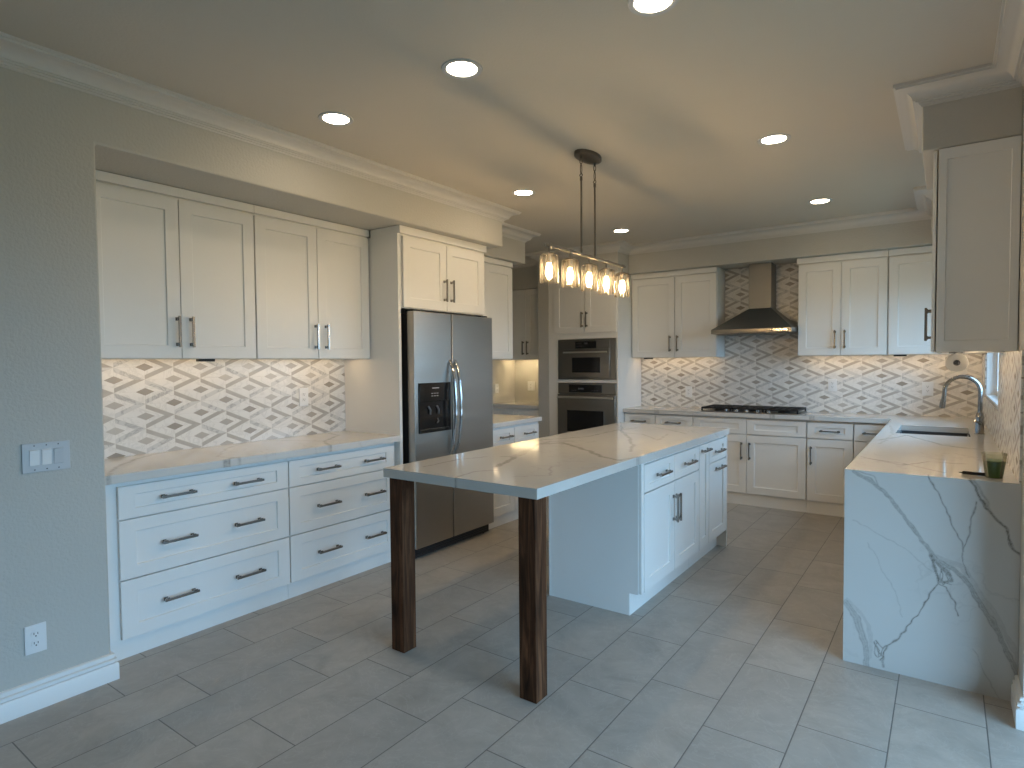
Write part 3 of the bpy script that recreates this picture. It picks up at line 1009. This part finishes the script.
def dd(w, hinge, false=False, cx=None):
    hx = 0.03 if hinge == 'l' else w - 0.03
    return [('drawer', 0.004, w - 0.004, DZ0, DZ1, [(w / 2, 0.783, 'h')] if not false else [], 0.06, 0.045), ('door', 0.004, w - 0.004, BZ0, BZ1, [(hx, 0.545, 'v')])]


base_unit('white drawer and door base cabinet against the oven tower', (0.172, 5.07, 0), 0, 0.362, dd(0.362, 'r'))
base_unit('white drawer and door base cabinet between oven tower cabinet and cooktop cabinet', (0.536, 5.07, 0), 0, 0.408, dd(0.408, 'l'))
base_unit('white two-door base cabinet under the gas cooktop', (0.946, 5.07, 0), 0, 1.072,
          [('drawer', 0.004, 0.531, DZ0, DZ1, [], 0.075, 0.045), ('drawer', 0.535, 1.068, DZ0, DZ1, [], 0.075, 0.045),
           ('door', 0.004, 0.531, BZ0, BZ1, [(0.487, 0.543, 'v')]), ('door', 0.535, 1.068, BZ0, BZ1, [(0.563, 0.543, 'v')])])
base_unit('white drawer and door base cabinet right of the cooktop', (2.020, 5.07, 0), 0, 0.382, [('drawer', 0.004, 0.378, DZ0, DZ1, [(0.193, 0.778, 'h')], 0.065, 0.045), ('door', 0.004, 0.378, BZ0, BZ1, [(0.037, 0.546, 'v')])])
base_unit('white blind corner base cabinet behind the waterfall counter edge', (2.404, 5.07, 0), 0, 0.31, [('drawer', 0.004, 0.306, DZ0, DZ1, [(0.155, 0.778, 'h')], 0.065, 0.045), ('door', 0.004, 0.306, BZ0, BZ1, [])])

UZ = 1.4725
wall_unit('white two-door wall cabinet between the oven tower and the range hood', (0.170, 5.272, 0), 0, 0.955, 0.26, UZ, 2.406, [(0.006, 0.500, 0.452), (0.505, 0.949, 0.535)], fascia=(2.352, 2.406))
wall_unit('white two-door wall cabinet right of the range hood', (1.897, 5.272, 0), 0, 0.740, 0.26, UZ, 2.406, [(0.005, 0.368, 0.322), (0.372, 0.735, 0.402)], fascia=(2.352, 2.406), fas_ends=(-0.012, 0))
wall_unit('white single-door corner wall cabinet at the right end of the back wall', (2.640, 5.272, 0), 0, 0.688, 0.26, UZ, 2.406, [(0.006, 0.46, None)], fascia=(2.352, 2.406))

solo('backsplash', MB().box(1.168, 4.329, -0.008, 0.0, 0.0, 0.556).box(2.129, 2.893, -0.008, 0.0, 0.556, 1.493), 'splash_back', 'diamond-pattern marble tile backsplash behind the cooktop and hood', 'backsplash', (-1.0, YB - 0.0005, 0.9145))
solo('backsplash', MB().box(-WY0, -2.10, -0.008, 0.0, 0.0, 0.545).box(-WY1, -WY0, -0.008, 0.0, 0.0, 0.205).box(-5.524, -WY1, -0.008, 0.0, 0.0, 0.545).box(-WY0, -3.185, -0.008, 0.0, 0.545, 1.49), 'splash_back',
     'diamond-pattern marble tile backsplash on the window wall behind the faucet', 'backsplash', (XR - 0.0005, 0, 0.9145), -90)

# L-shaped counter with the waterfall end and the sink cut-out
SX0, SX1, SY0, SY1 = 2.787, 3.207, 3.88, 4.52
t = thing('countertop', 'white veined quartz corner countertop with waterfall end panel and sink', 'countertop', (2.69, 2.09, 0))
m = MB()
X0, Y0 = 2.6897, 2.0896
slab_grid(m, X0, XR - 0.001, Y0 + 0.0402, SY0, 0.874, 0.914, 64, 180)
slab_grid(m, X0, SX0, SY0, SY1, 0.874, 0.914, 12, 64)
slab_grid(m, SX1, XR - 0.001, SY0, SY1, 0.874, 0.914, 12, 64)
slab_grid(m, X0, XR - 0.001, SY1, YB - 0.001, 0.874, 0.914, 64, 100)
slab_grid(m, 0.1685, X0, 5.0245, YB - 0.001, 0.874, 0.914, 220, 46)
me = m.mesh('slab')
vein_attr(me, [0, 1], VR)
o = obj('slab', me, 'quartzv', t)
o.location = (-2.69, -2.09, 0)
m = MB()
slab_grid(m, X0, XR - 0.001, 0.0, 0.914, -0.040, 0.0, 220, 310)
me = m.mesh('waterfall_panel')
vein_attr(me, [0, 1], VW)
o = obj('waterfall_panel', me, 'quartzv', t)
# the panel is laid out flat (x, height) and stood upright: local (x, y, z) -> (x, -z, y)
o.rotation_euler = (math.radians(90), 0, 0)
o.location = (-2.69, Y0 - 2.09, 0)

# cabinets under the right counter (faces -X)
for k, (y1, w, lab, fr, op) in enumerate((
        (2.80, 0.665, 'white base cabinet behind the waterfall panel', [('drawer', 0.004, 0.661, DZ0, DZ1, [(0.33, 0.783, 'h')]), ('door', 0.004, 0.330, BZ0, BZ1, [(0.30, 0.545, 'v')]), ('door', 0.335, 0.661, BZ0, BZ1, [(0.365, 0.545, 'v')])], False),
        (3.70, 0.895, 'white base cabinet left of the sink cabinet under the right counter', [('drawer', 0.004, 0.891, DZ0, DZ1, [(0.45, 0.783, 'h')]), ('door', 0.004, 0.445, BZ0, BZ1, [(0.41, 0.545, 'v')]), ('door', 0.450, 0.891, BZ0, BZ1, [(0.48, 0.545, 'v')])], False),
        (4.65, 0.945, 'white sink base cabinet under the right counter', [('drawer', 0.004, 0.941, DZ0, DZ1, []), ('door', 0.004, 0.470, BZ0, BZ1, [(0.44, 0.545, 'v')]), ('door', 0.475, 0.941, BZ0, BZ1, [(0.505, 0.545, 'v')])], True))):
    base_unit(lab, (2.735, y1, 0), -90, w, fr, 0.585, 0.0, op)

# near right wall cabinet (faces -X); local x runs towards -Y
t = wall_unit('grey-looking white wall cabinet with panelled end beside the sink window', (3.030, 3.183, 0), -90, 0.810, 0.297, 1.4615, 2.406, [(0.004, 0.402, 0.366), (0.407, 0.806, 0.443)], gap=0.006)
obj('end_panel', MB().shaker(0.001, 0.296, 1.4625, 2.405, 0.03, 0.05, 0.0, 0.008, 0.005), 'cab', t).matrix_local = Matrix.Translation((0.810, 0.297, 0)) @ Matrix.Rotation(math.radians(90), 4, 'Z') @ Matrix.Scale(-1, 4, (1, 0, 0)) @ Matrix.Identity(4)

# ------------------------------------------------------------------ range hood
t = thing('range_hood', 'stainless steel chimney range hood above the gas cooktop', 'range hood', (1.512, 5.524, 1.700))
h0, h1, hy = -0.378, 0.378, -0.495
obj('rim', MB().box(h0, h1, hy, -0.002, 1.700, 1.742), 'steelh', t, 0.003)
m = MB()
cx0, cx1, cyf = -0.084, 0.131, -0.22
m.add([(h0, hy, 1.742), (h1, hy, 1.742), (h1, -0.002, 1.742), (h0, -0.002, 1.742), (cx0, cyf, 1.955), (cx1, cyf, 1.955), (cx1, -0.002, 1.955), (cx0, -0.002, 1.955)],
      [(0, 3, 2, 1), (4, 5, 6, 7), (0, 1, 5, 4), (1, 2, 6, 5), (2, 3, 7, 6), (3, 0, 4, 7)])
obj('canopy', m, 'steeld', t, 0.002)
obj('chimney', MB().box(cx0, cx1, cyf, -0.002, 1.955, 2.406), 'steeld', t, 0.002)
obj('control_strip', MB().box(0.19, 0.34, hy - 0.003, hy + 0.002, 1.712, 1.731), 'chrome', t, 0.001)
for k in range(4):
    obj('button', MB().cyl((0.21 + k * 0.03, hy - 0.006, 1.7215), 0.006, 0.003, 'y', 12), 'grey', t)
for k in range(3):
    obj('filter', MB().box(-0.34 + k * 0.23, -0.125 + k * 0.23, -0.44, -0.06, 1.692, 1.700), 'steeld', t, 0.002)

# ------------------------------------------------------------------ gas cooktop
t = thing('gas_cooktop', 'black-grated stainless gas cooktop set in the back counter', 'cooktop', (1.485, 5.275, 0.9145))
obj('tray', MB().box(-0.462, 0.462, -0.235, 0.215, 0.9145, 0.924), 'steelh', t, 0.004, label='stainless tray')
for bx, by, br in ((-0.31, 0.09, 0.045), (-0.31, -0.10, 0.035), (0.0, 0.0, 0.055), (0.31, 0.09, 0.035), (0.31, -0.10, 0.045)):
    b_ = obj('burner', MB().lathe([(br + 0.012, 0.924), (br + 0.012, 0.932), (br, 0.934), (br, 0.942)], (bx, by, 0), 20), 'iron', t)
    obj('burner_cap', MB().lathe([(br - 0.004, 0.942), (br - 0.002, 0.948), (br * 0.5, 0.952)], (bx, by, 0), 20), 'iron', b_)
for gx in (-0.31, 0.0, 0.31):
    m = MB()
    x0, x1, y0, y1 = gx - 0.148, gx + 0.148, -0.215, 0.195
    zt0, zt1 = 0.945, 0.963
    m.box(x0, x1, y0, y0 + 0.013, zt0, zt1).box(x0, x1, y1 - 0.013, y1, zt0, zt1).box(x0, x0 + 0.013, y0, y1, zt0, zt1).box(x1 - 0.013, x1, y0, y1, zt0, zt1)
    for q in (-0.10, -0.01, 0.08):
        m.box(x0, x1, q, q + 0.011, zt0, zt1)
    for q in (-0.055, 0.0, 0.055):
        m.box(gx + q - 0.0055, gx + q + 0.0055, y0, y1, zt0, zt1)
    for fx_, fy_ in ((x0, y0), (x1 - 0.014, y0), (x0, y1 - 0.014), (x1 - 0.014, y1 - 0.014)):
        m.box(fx_, fx_ + 0.014, fy_, fy_ + 0.014, 0.924, zt0)
    obj('grate', m, 'iron', t, 0.002, label='black cast iron grate')
for k in range(5):
    kx = -0.20 + k * 0.10
    obj('knob', MB().lathe([(0.018, 0.924), (0.018, 0.930), (0.015, 0.934), (0.014, 0.950), (0.006, 0.952)], (kx, -0.222, 0), 16), 'chrome', t)

# ------------------------------------------------------------------ sink and faucet
t = thing('kitchen_sink', 'dark undermount sink set in the right counter by the window', 'sink', (2.997, 4.2, 0.874))
m = MB()
a0, a1, b0, b1 = -0.222, 0.222, -0.332, 0.332
O = [(a0, b0), (a1, b0), (a1, b1), (a0, b1)]
I = [(a0 + .014, b0 + .014), (a1 - .014, b0 + .014), (a1 - .014, b1 - .014), (a0 + .014, b1 - .014)]
B = [(a0 + .026, b0 + .026), (a1 - .026, b0 + .026), (a1 - .026, b1 - .026), (a0 + .026, b1 - .026)]
vs = [(p_[0], p_[1], .8735) for p_ in O] + [(p_[0], p_[1], .8735) for p_ in I] + [(p_[0], p_[1], .68) for p_ in B] + [(p_[0], p_[1], .665) for p_ in O]
fs = []
for k in range(4):
    l = (k + 1) % 4
    fs += [(k, l, 4 + l, 4 + k), (4 + k, 4 + l, 8 + l, 8 + k), (12 + k, 12 + l, l, k)]
fs += [(8, 9, 10, 11), (15, 14, 13, 12)]
m.add(vs, fs)
obj('basin', m, 'sink', t, 0.004)
obj('drain', MB().lathe([(0.055, .680), (0.055, .684), (0.042, .685), (0.038, .682)], (0, 0.05, 0), 24), 'chrome', t)

t = thing('faucet', 'stainless gooseneck pull-down faucet behind the sink', 'faucet', (3.262, 4.10, 0.9145))
obj('base', MB().lathe([(0.030, .9145), (0.030, .920), (0.026, .923), (0.024, 1.02), (0.026, 1.03), (0.022, 1.045), (0.017, 1.06)], (0, 0, 0), 24), 'tap', t)
pts = [(0, 0, 1.05), (0, 0, 1.12), (0, 0, 1.20)]
R_ = 0.100
for k in range(0, 21):
    a = math.pi * k / 20
    pts.append((-R_ + R_ * math.cos(a), 0, 1.205 + R_ * math.sin(a)))
pts += [(-2 * R_ - 0.002, 0, 1.17), (-2 * R_ - 0.006, 0, 1.14)]
obj('spout', MB().tube(pts, 0.0135, 14), 'tap', t)
obj('spray_head', MB().tube([(-0.2055, 0, 1.145), (-0.209, 0, 1.12), (-0.213, 0, 1.085)], [0.016, 0.018, 0.017], 14), 'tap', t)
obj('lever', MB().tube([(0.0, -0.024, 0.99), (-0.005, -0.045, 0.995), (-0.03, -0.095, 1.01)], [0.011, 0.008, 0.006], 10), 'tap', t)

# ------------------------------------------------------------------ things on the right counter
t = thing('juice_cup', 'clear plastic cup of green juice near the waterfall edge', 'cup', (3.245, 2.195, 0.9145))
m = MB().lathe([(0.030, .9145), (0.0435, 1.013), (0.0450, 1.016), (0.0450, 1.021), (0.0435, 1.021), (0.0425, 1.013), (0.0292, .9165)], (0, 0, 0), 32)
obj('cup_shell', m, 'cup', t)
obj('juice', MB().lathe([(0.0288, .9170), (0.0385, .988), (0.0375, .990)], (0, 0, 0), 32), 'green', t, label='dark green juice')
t = thing('marker_pen', 'black pen lying on the right counter beside the green cup', 'pen', (3.178, 2.215, 0.9145), -8)
obj('barrel', MB().lathe([(0.004, -0.044), (0.0065, -0.040), (0.0075, -0.036), (0.0075, 0.04), (0.005, 0.046)], (0, 0, .9225), 14, 'x'), 'black', t)
obj('tip', MB().lathe([(0.0012, -0.056), (0.004, -0.044)], (0, 0, .9225), 10, 'x'), 'grey', t)
obj('clip', MB().box(0.0, 0.036, -0.002, 0.002, .9285, .9305).box(0.031, 0.037, -0.002, 0.002, .926, .9305), 'chrome', t)
t = thing('paper_towel_roll', 'white paper towel roll hung on its side below the right wall cabinet', 'paper towel roll', (3.112, 2.52, 1.362))
obj('paper', MB().lathe([(0.014, 0.0), (0.045, 0.0), (0.046, 0.003), (0.046, 0.277), (0.045, 0.28), (0.014, 0.28), (0.014, 0.0)], (0, 0, 1.409), 40, 'y', False), 'paper', t)
obj('core', MB().lathe([(0.0125, 0.001), (0.0138, 0.001), (0.0138, 0.279), (0.0125, 0.279), (0.0125, 0.001)], (0, 0, 1.409), 24, 'y', False), 'grey', t, label='cardboard core')
obj('holder', MB().cyl((0, 0.012, 1.409), 0.007, 0.285, 'y', 14).box(-0.010, 0.010, 0.288, 0.296, 1.398, 1.4605).box(-0.03, 0.03, 0.26, 0.30, 1.4575, 1.4812), 'chrome', t, label='steel holder rod')

# ------------------------------------------------------------------ island
m = slab_grid(MB(), 0.8233, 1.7275, 0.917, 3.597, 0.8695, 0.914, 110, 330)
t = thing('island_table', 'long white quartz island countertop on two dark wood posts', 'island countertop', (1.275, 0.917, 0))
me = m.mesh('countertop')
vein_attr(me, [0, 1], VI)
o = obj('countertop', me, 'quartzv', t)
o.location = (-1.275, -0.917, 0)
for lx in (0.8347, 1.6129):
    obj('leg', MB().box(lx - 1.275, lx - 1.275 + 0.0863, 0.9454 - 0.917, 0.9454 - 0.917 + 0.0863, 0, 0.869), 'wood', t, 0.003, label='dark stained wooden post')

# cabinets, face +X; carcass front x = 1.693
IX = 1.693
GRP_ISL = 'white cabinets in the island'


def isl(label, y0, y1, fr, extra=None):
    t = thing('island_cabinet', label, 'cabinet', (IX, y0, 0), 90, GRP_ISL)
    w = y1 - y0
    obj('body', MB().box(0, w, 0, 0.583, 0.128, 0.868), 'cab', t, 0.001)
    obj('toe_kick', MB().box(0, w, 0.052, 0.07, 0, 0.128), 'cab', t)
    for f in fr:
        front(t, *f)
    return t


t = isl('white island cabinet with two drawers over two doors, nearest the wooden posts', 1.991, 2.950, [
    ('drawer', 0.038, 0.497, 0.694, 0.850, [(0.289, 0.771, 'h')], 0.07, 0.04), ('drawer', 0.501, 0.954, 0.694, 0.850, [(0.745, 0.771, 'h')], 0.07, 0.04),
    ('door', 0.038, 0.497, 0.132, 0.686, [(0.474, 0.527, 'v')]), ('door', 0.501, 0.954, 0.132, 0.686, [(0.524, 0.526, 'v')])])
obj('end_panel', MB().box(-0.004, 0.0, 0.054, 0.583, 0.001, 0.868).box(-0.004, 0.0, 0.0, 0.054, 0.128, 0.868).box(-0.006, 0.0, 0.572, 0.583, 0.001, 0.868), 'cab', t, label='plain white end panel')
obj('corner_stile', MB().box(0.0, 0.033, -0.019, 0.0, 0.132, 0.868), 'cab', t, 0.002)
isl('narrow white pull-out island cabinet between drawer cabinets', 2.952, 3.158, [('door', 0.004, 0.202, 0.132, 0.850, [(0.103, 0.812, 'h', 0.15)], 0.055, 0.07)])
t = isl('white island cabinet with drawer over pull-out door, farthest from the posts', 3.160, 3.578, [
    ('drawer', 0.004, 0.412, 0.700, 0.850, [(0.21, 0.771, 'h')], 0.07, 0.04), ('door', 0.004, 0.412, 0.132, 0.692, [(0.225, 0.646, 'h')])])
obj('end_panel', MB().box(0.418, 0.436, -0.020, 0.583, 0.001, 0.868), 'cab', t, 0.001)

# ------------------------------------------------------------------ pendant over the island
PXc = 1.25
PY_ = (1.782, 2.016, 2.253, 2.488, 2.724)
t = thing('pendant_light', 'five-shade linear glass pendant hanging over the island', 'pendant light', (PXc, 2.2425, ZC))
BASE[t.name] = ZC
o2 = -2.2425
obj('ceiling_canopy', (lambda mm: mm)(MB().add(*(lambda n=36: (
    [(0.065 * math.cos(2 * math.pi * k / n), 0.13 * math.sin(2 * math.pi * k / n), ZC - 0.0005) for k in range(n)] +
    [(0.065 * math.cos(2 * math.pi * k / n), 0.13 * math.sin(2 * math.pi * k / n), ZC - 0.022) for k in range(n)] +
    [(0.055 * math.cos(2 * math.pi * k / n), 0.12 * math.sin(2 * math.pi * k / n), ZC - 0.028) for k in range(n)],
    [tuple(range(n))] + [(k, (k + 1) % n, n + (k + 1) % n, n + k) for k in range(n)] + [(n + k, n + (k + 1) % n, 2 * n + (k + 1) % n, 2 * n + k) for k in range(n)] + [tuple(2 * n + k for k in range(n))]))())), 'bronze', t)
bar = MB().box(-0.012, 0.012, 1.745 + o2, 2.762 + o2, 2.074, 2.090)
for y in PY_:
    bar.box(-0.015, 0.015, y + o2 - 0.016, y + o2 + 0.016, 2.071, 2.093)
obj('bar', bar, 'fixture', t, 0.002)
for ry in (2.155, 2.330):
    y = ry + o2
    rod = obj('rod', MB().cyl((0, y, 2.09), 0.006, 0.45).lathe([(0.0085, 2.53), (0.0085, 2.55), (0.004, 2.556)], (0, y, 0), 12), 'bronze', t)
    obj('chain_link', MB().ring((0, y, 2.600), 0.016, 0.003, 'x', 20, 8, 0.6, 1.8).ring((0, y, 2.648), 0.012, 0.0028, 'y', 20, 8, 0.7, 1.4).ring((0, y, 2.563), 0.009, 0.0028, 'y', 16, 8)
        .cyl((0, y, 2.662), 0.007, 0.02), 'bronze', rod)
for y in PY_:
    yy = y + o2
    sk = obj('socket', MB().cyl((0, yy, 2.040), 0.006, 0.035, seg=12).lathe([(0.010, 2.046), (0.028, 2.040), (0.030, 2.034), (0.018, 2.032), (0.017, 1.985), (0.0165, 1.983)], (0, yy, 0), 20), 'fixture', t)
    gs = obj('glass_shade', MB().lathe([(0.022, 2.033), (0.045, 2.031), (0.0515, 2.024), (0.0525, 2.014), (0.0525, 1.874), (0.0505, 1.874), (0.0505, 2.012), (0.0495, 2.021), (0.044, 2.028), (0.022, 2.030)], (0, yy, 0), 36, cap=False), 'glass', t, label='clear glass cylinder shade')
    obj('bulb', MB().lathe([(0.009, 1.986), (0.011, 1.978), (0.0155, 1.960), (0.0185, 1.940), (0.0175, 1.922), (0.011, 1.906), (0.003, 1.902)], (0, yy, 0), 16), 'bulb', sk, label='glowing warm bulb')
# metal rest ring and finial at each shade foot

# ------------------------------------------------------------------ recessed lights
where = {(.463, .956): 'at the left end of the front row', (1.339, .936): 'in the middle of the front row', (2.206, .961): 'cut off by the top edge of the picture', (2.242, 2.652): 'right of the pendant in the middle row', (.463, 2.684): 'left of the pendant nearest the refrigerator',
         (2.225, 4.329): 'in the back row nearest the back wall cabinets', (.472, 4.348): 'just above the pendant shades nearest the ovens'}
proto = None
for (x, y), s in where.items():
    lab = 'lit recessed ceiling light ' + s
    if proto is None:
        t = thing('recessed_light', lab, 'ceiling light', (x, y, ZC), 0, 'recessed ceiling lights')
        proto = t
        obj('trim_ring', MB().lathe([(0.090, ZC - 0.0005), (0.088, ZC - 0.005), (0.072, ZC - 0.006), (0.066, ZC - 0.003), (0.066, ZC - 0.0005)], (0, 0, 0), 40, cap=False), 'plateg', t)
        obj('lens', MB().lathe([(0.066, ZC - 0.001), (0.065, ZC - 0.0032), (0.04, ZC - 0.0036)], (0, 0, 0), 24), 'lamp', t, label='glowing lens')
    else:
        t = proto.copy()
        COL.objects.link(t)
        t.location = (x, y, ZC)
        t['label'] = lab
        for ch in proto.children:
            c_ = ch.copy()
            COL.objects.link(c_)
            c_.parent = t

# ------------------------------------------------------------------ under cabinet lights
def strip(label, loc, rz, L, z, drv=None, mat='strip'):
    z += 0.0195
    t = thing('under_cabinet_light', label, 'under-cabinet light', (loc[0], loc[1], z - 0.012), rz, 'under-cabinet light strips')
    obj('housing', MB().box(0, L, -0.011, 0.011, z - 0.006, z - 0.0005), 'plate', t)
    obj('diffuser', MB().box(0.005, L - 0.005, -0.008, 0.008, z - 0.010, z - 0.006), mat, t, label='glowing warm strip')
    if drv:
        obj('driver_box', MB().box(drv - 0.05, drv + 0.05, -0.06, -0.03, z - 0.034, z - 0.0005), 'matblack', t, 0.002)
    return t


strip('lit strip below the left wall cabinet nearer the light switch', (-0.56, 0.05, 0), 90, 0.93, 1.4634, 0.70)
strip('lit strip below the left wall cabinet beside the refrigerator', (-0.56, 1.05, 0), 90, 0.83, 1.4634)
strip('lit strip below the wall cabinet past the refrigerator', (-0.56, 2.96, 0), 90, 0.73, 1.4634)
strip('lit strip below the wall cabinet in the niche', (-1.62, 5.40, 0), 0, 0.72, 1.4634, mat='strip_niche')
strip('lit strip below the wall cabinet left of the range hood', (0.21, 5.40, 0), 0, 0.87, UZ, 0.12)
strip('lit strip below the wall cabinet right of the range hood', (1.93, 5.40, 0), 0, 0.68, UZ)
strip('lit strip below the corner wall cabinet', (2.67, 5.40, 0), 0, 0.62, UZ, 0.06)
strip('lit strip below the wall cabinet beside the sink window', (3.20, 3.15, 0), -90, 0.72, 1.4615)

# ------------------------------------------------------------------ switches and outlets
t = thing('light_switch', 'triple rocker light switch on the left wall', 'light switch', (0.0005, -0.290, 0.987), 90)
obj('plate', MB().box(0, 0.168, -0.006, 0.0, 0.987, 1.109), 'plateg', t, 0.002)
for k in range(3):
    c0 = 0.042 + k * 0.042
    r_ = obj('rocker', MB().prism([(-0.006, 1.015), (-0.0075, 1.017), (-0.0095, 1.047), (-0.0125, 1.079), (-0.006, 1.081)], c0 - 0.0165, c0 + 0.0165, 'x'), 'plate' if k < 2 else 'plateg', t)
    obj('screw', MB().cyl((c0, -0.0065, 0.998), 0.0028, 0.003, 'y', 10).cyl((c0, -0.0065, 1.098), 0.0028, 0.003, 'y', 10), 'grey', t)


def outlet(label, loc, rz, w=0.075, h=0.12, mat='plate'):
    t = thing('wall_outlet', label, 'outlet', loc, rz, 'wall outlets')
    z = loc[2]
    obj('plate', MB().box(-w / 2, w / 2, -0.006, 0, z, z + h), mat, t, 0.002)
    for s in (-1, 1):
        cz = z + h / 2 + s * 0.0195
        rc = obj('receptacle', MB().prism([(0.0165 * math.cos(a), cz + min(0.0135, max(-0.0135, 0.0165 * math.sin(a)))) for a in [math.pi * 2 * k / 24 for k in range(24)]], -0.0085, -0.005, 'y'), mat, t)
        obj('slot', MB().box(-0.0078, -0.0055, -0.0092, -0.008, cz - 0.001, cz + 0.008).box(0.0055, 0.0078, -0.0092, -0.008, cz - 0.001, cz + 0.007).cyl((0, -0.0092, cz - 0.007), 0.0028, 0.001, 'y', 10), 'slot', rc)
    return t


outlet('white duplex outlet low on the left wall', (0.0005, -0.265, 0.235), 90)
outlet('white outlet on the left tile backsplash', (XA + 0.009, 1.548, 1.128), 90, 0.075, 0.13)
outlet('white outlet on back tile left of the cooktop', (0.735, YB - 0.0092, 1.03), 0)
outlet('white outlet on back tile right of the cooktop', (2.165, YB - 0.0092, 1.125), 0)
outlet('white outlet on back tile near the sink corner', (2.935, YB - 0.0092, 1.10), 0, 0.085, 0.125)
outlet('pale outlet on the lit niche wall', (-1.385, YB - 0.0005, 1.06), 0, 0.11, 0.12)
outlet('pale outlet on the side wall of the lit niche', (-1.6535, 5.13, 1.04), 90, 0.075, 0.12)
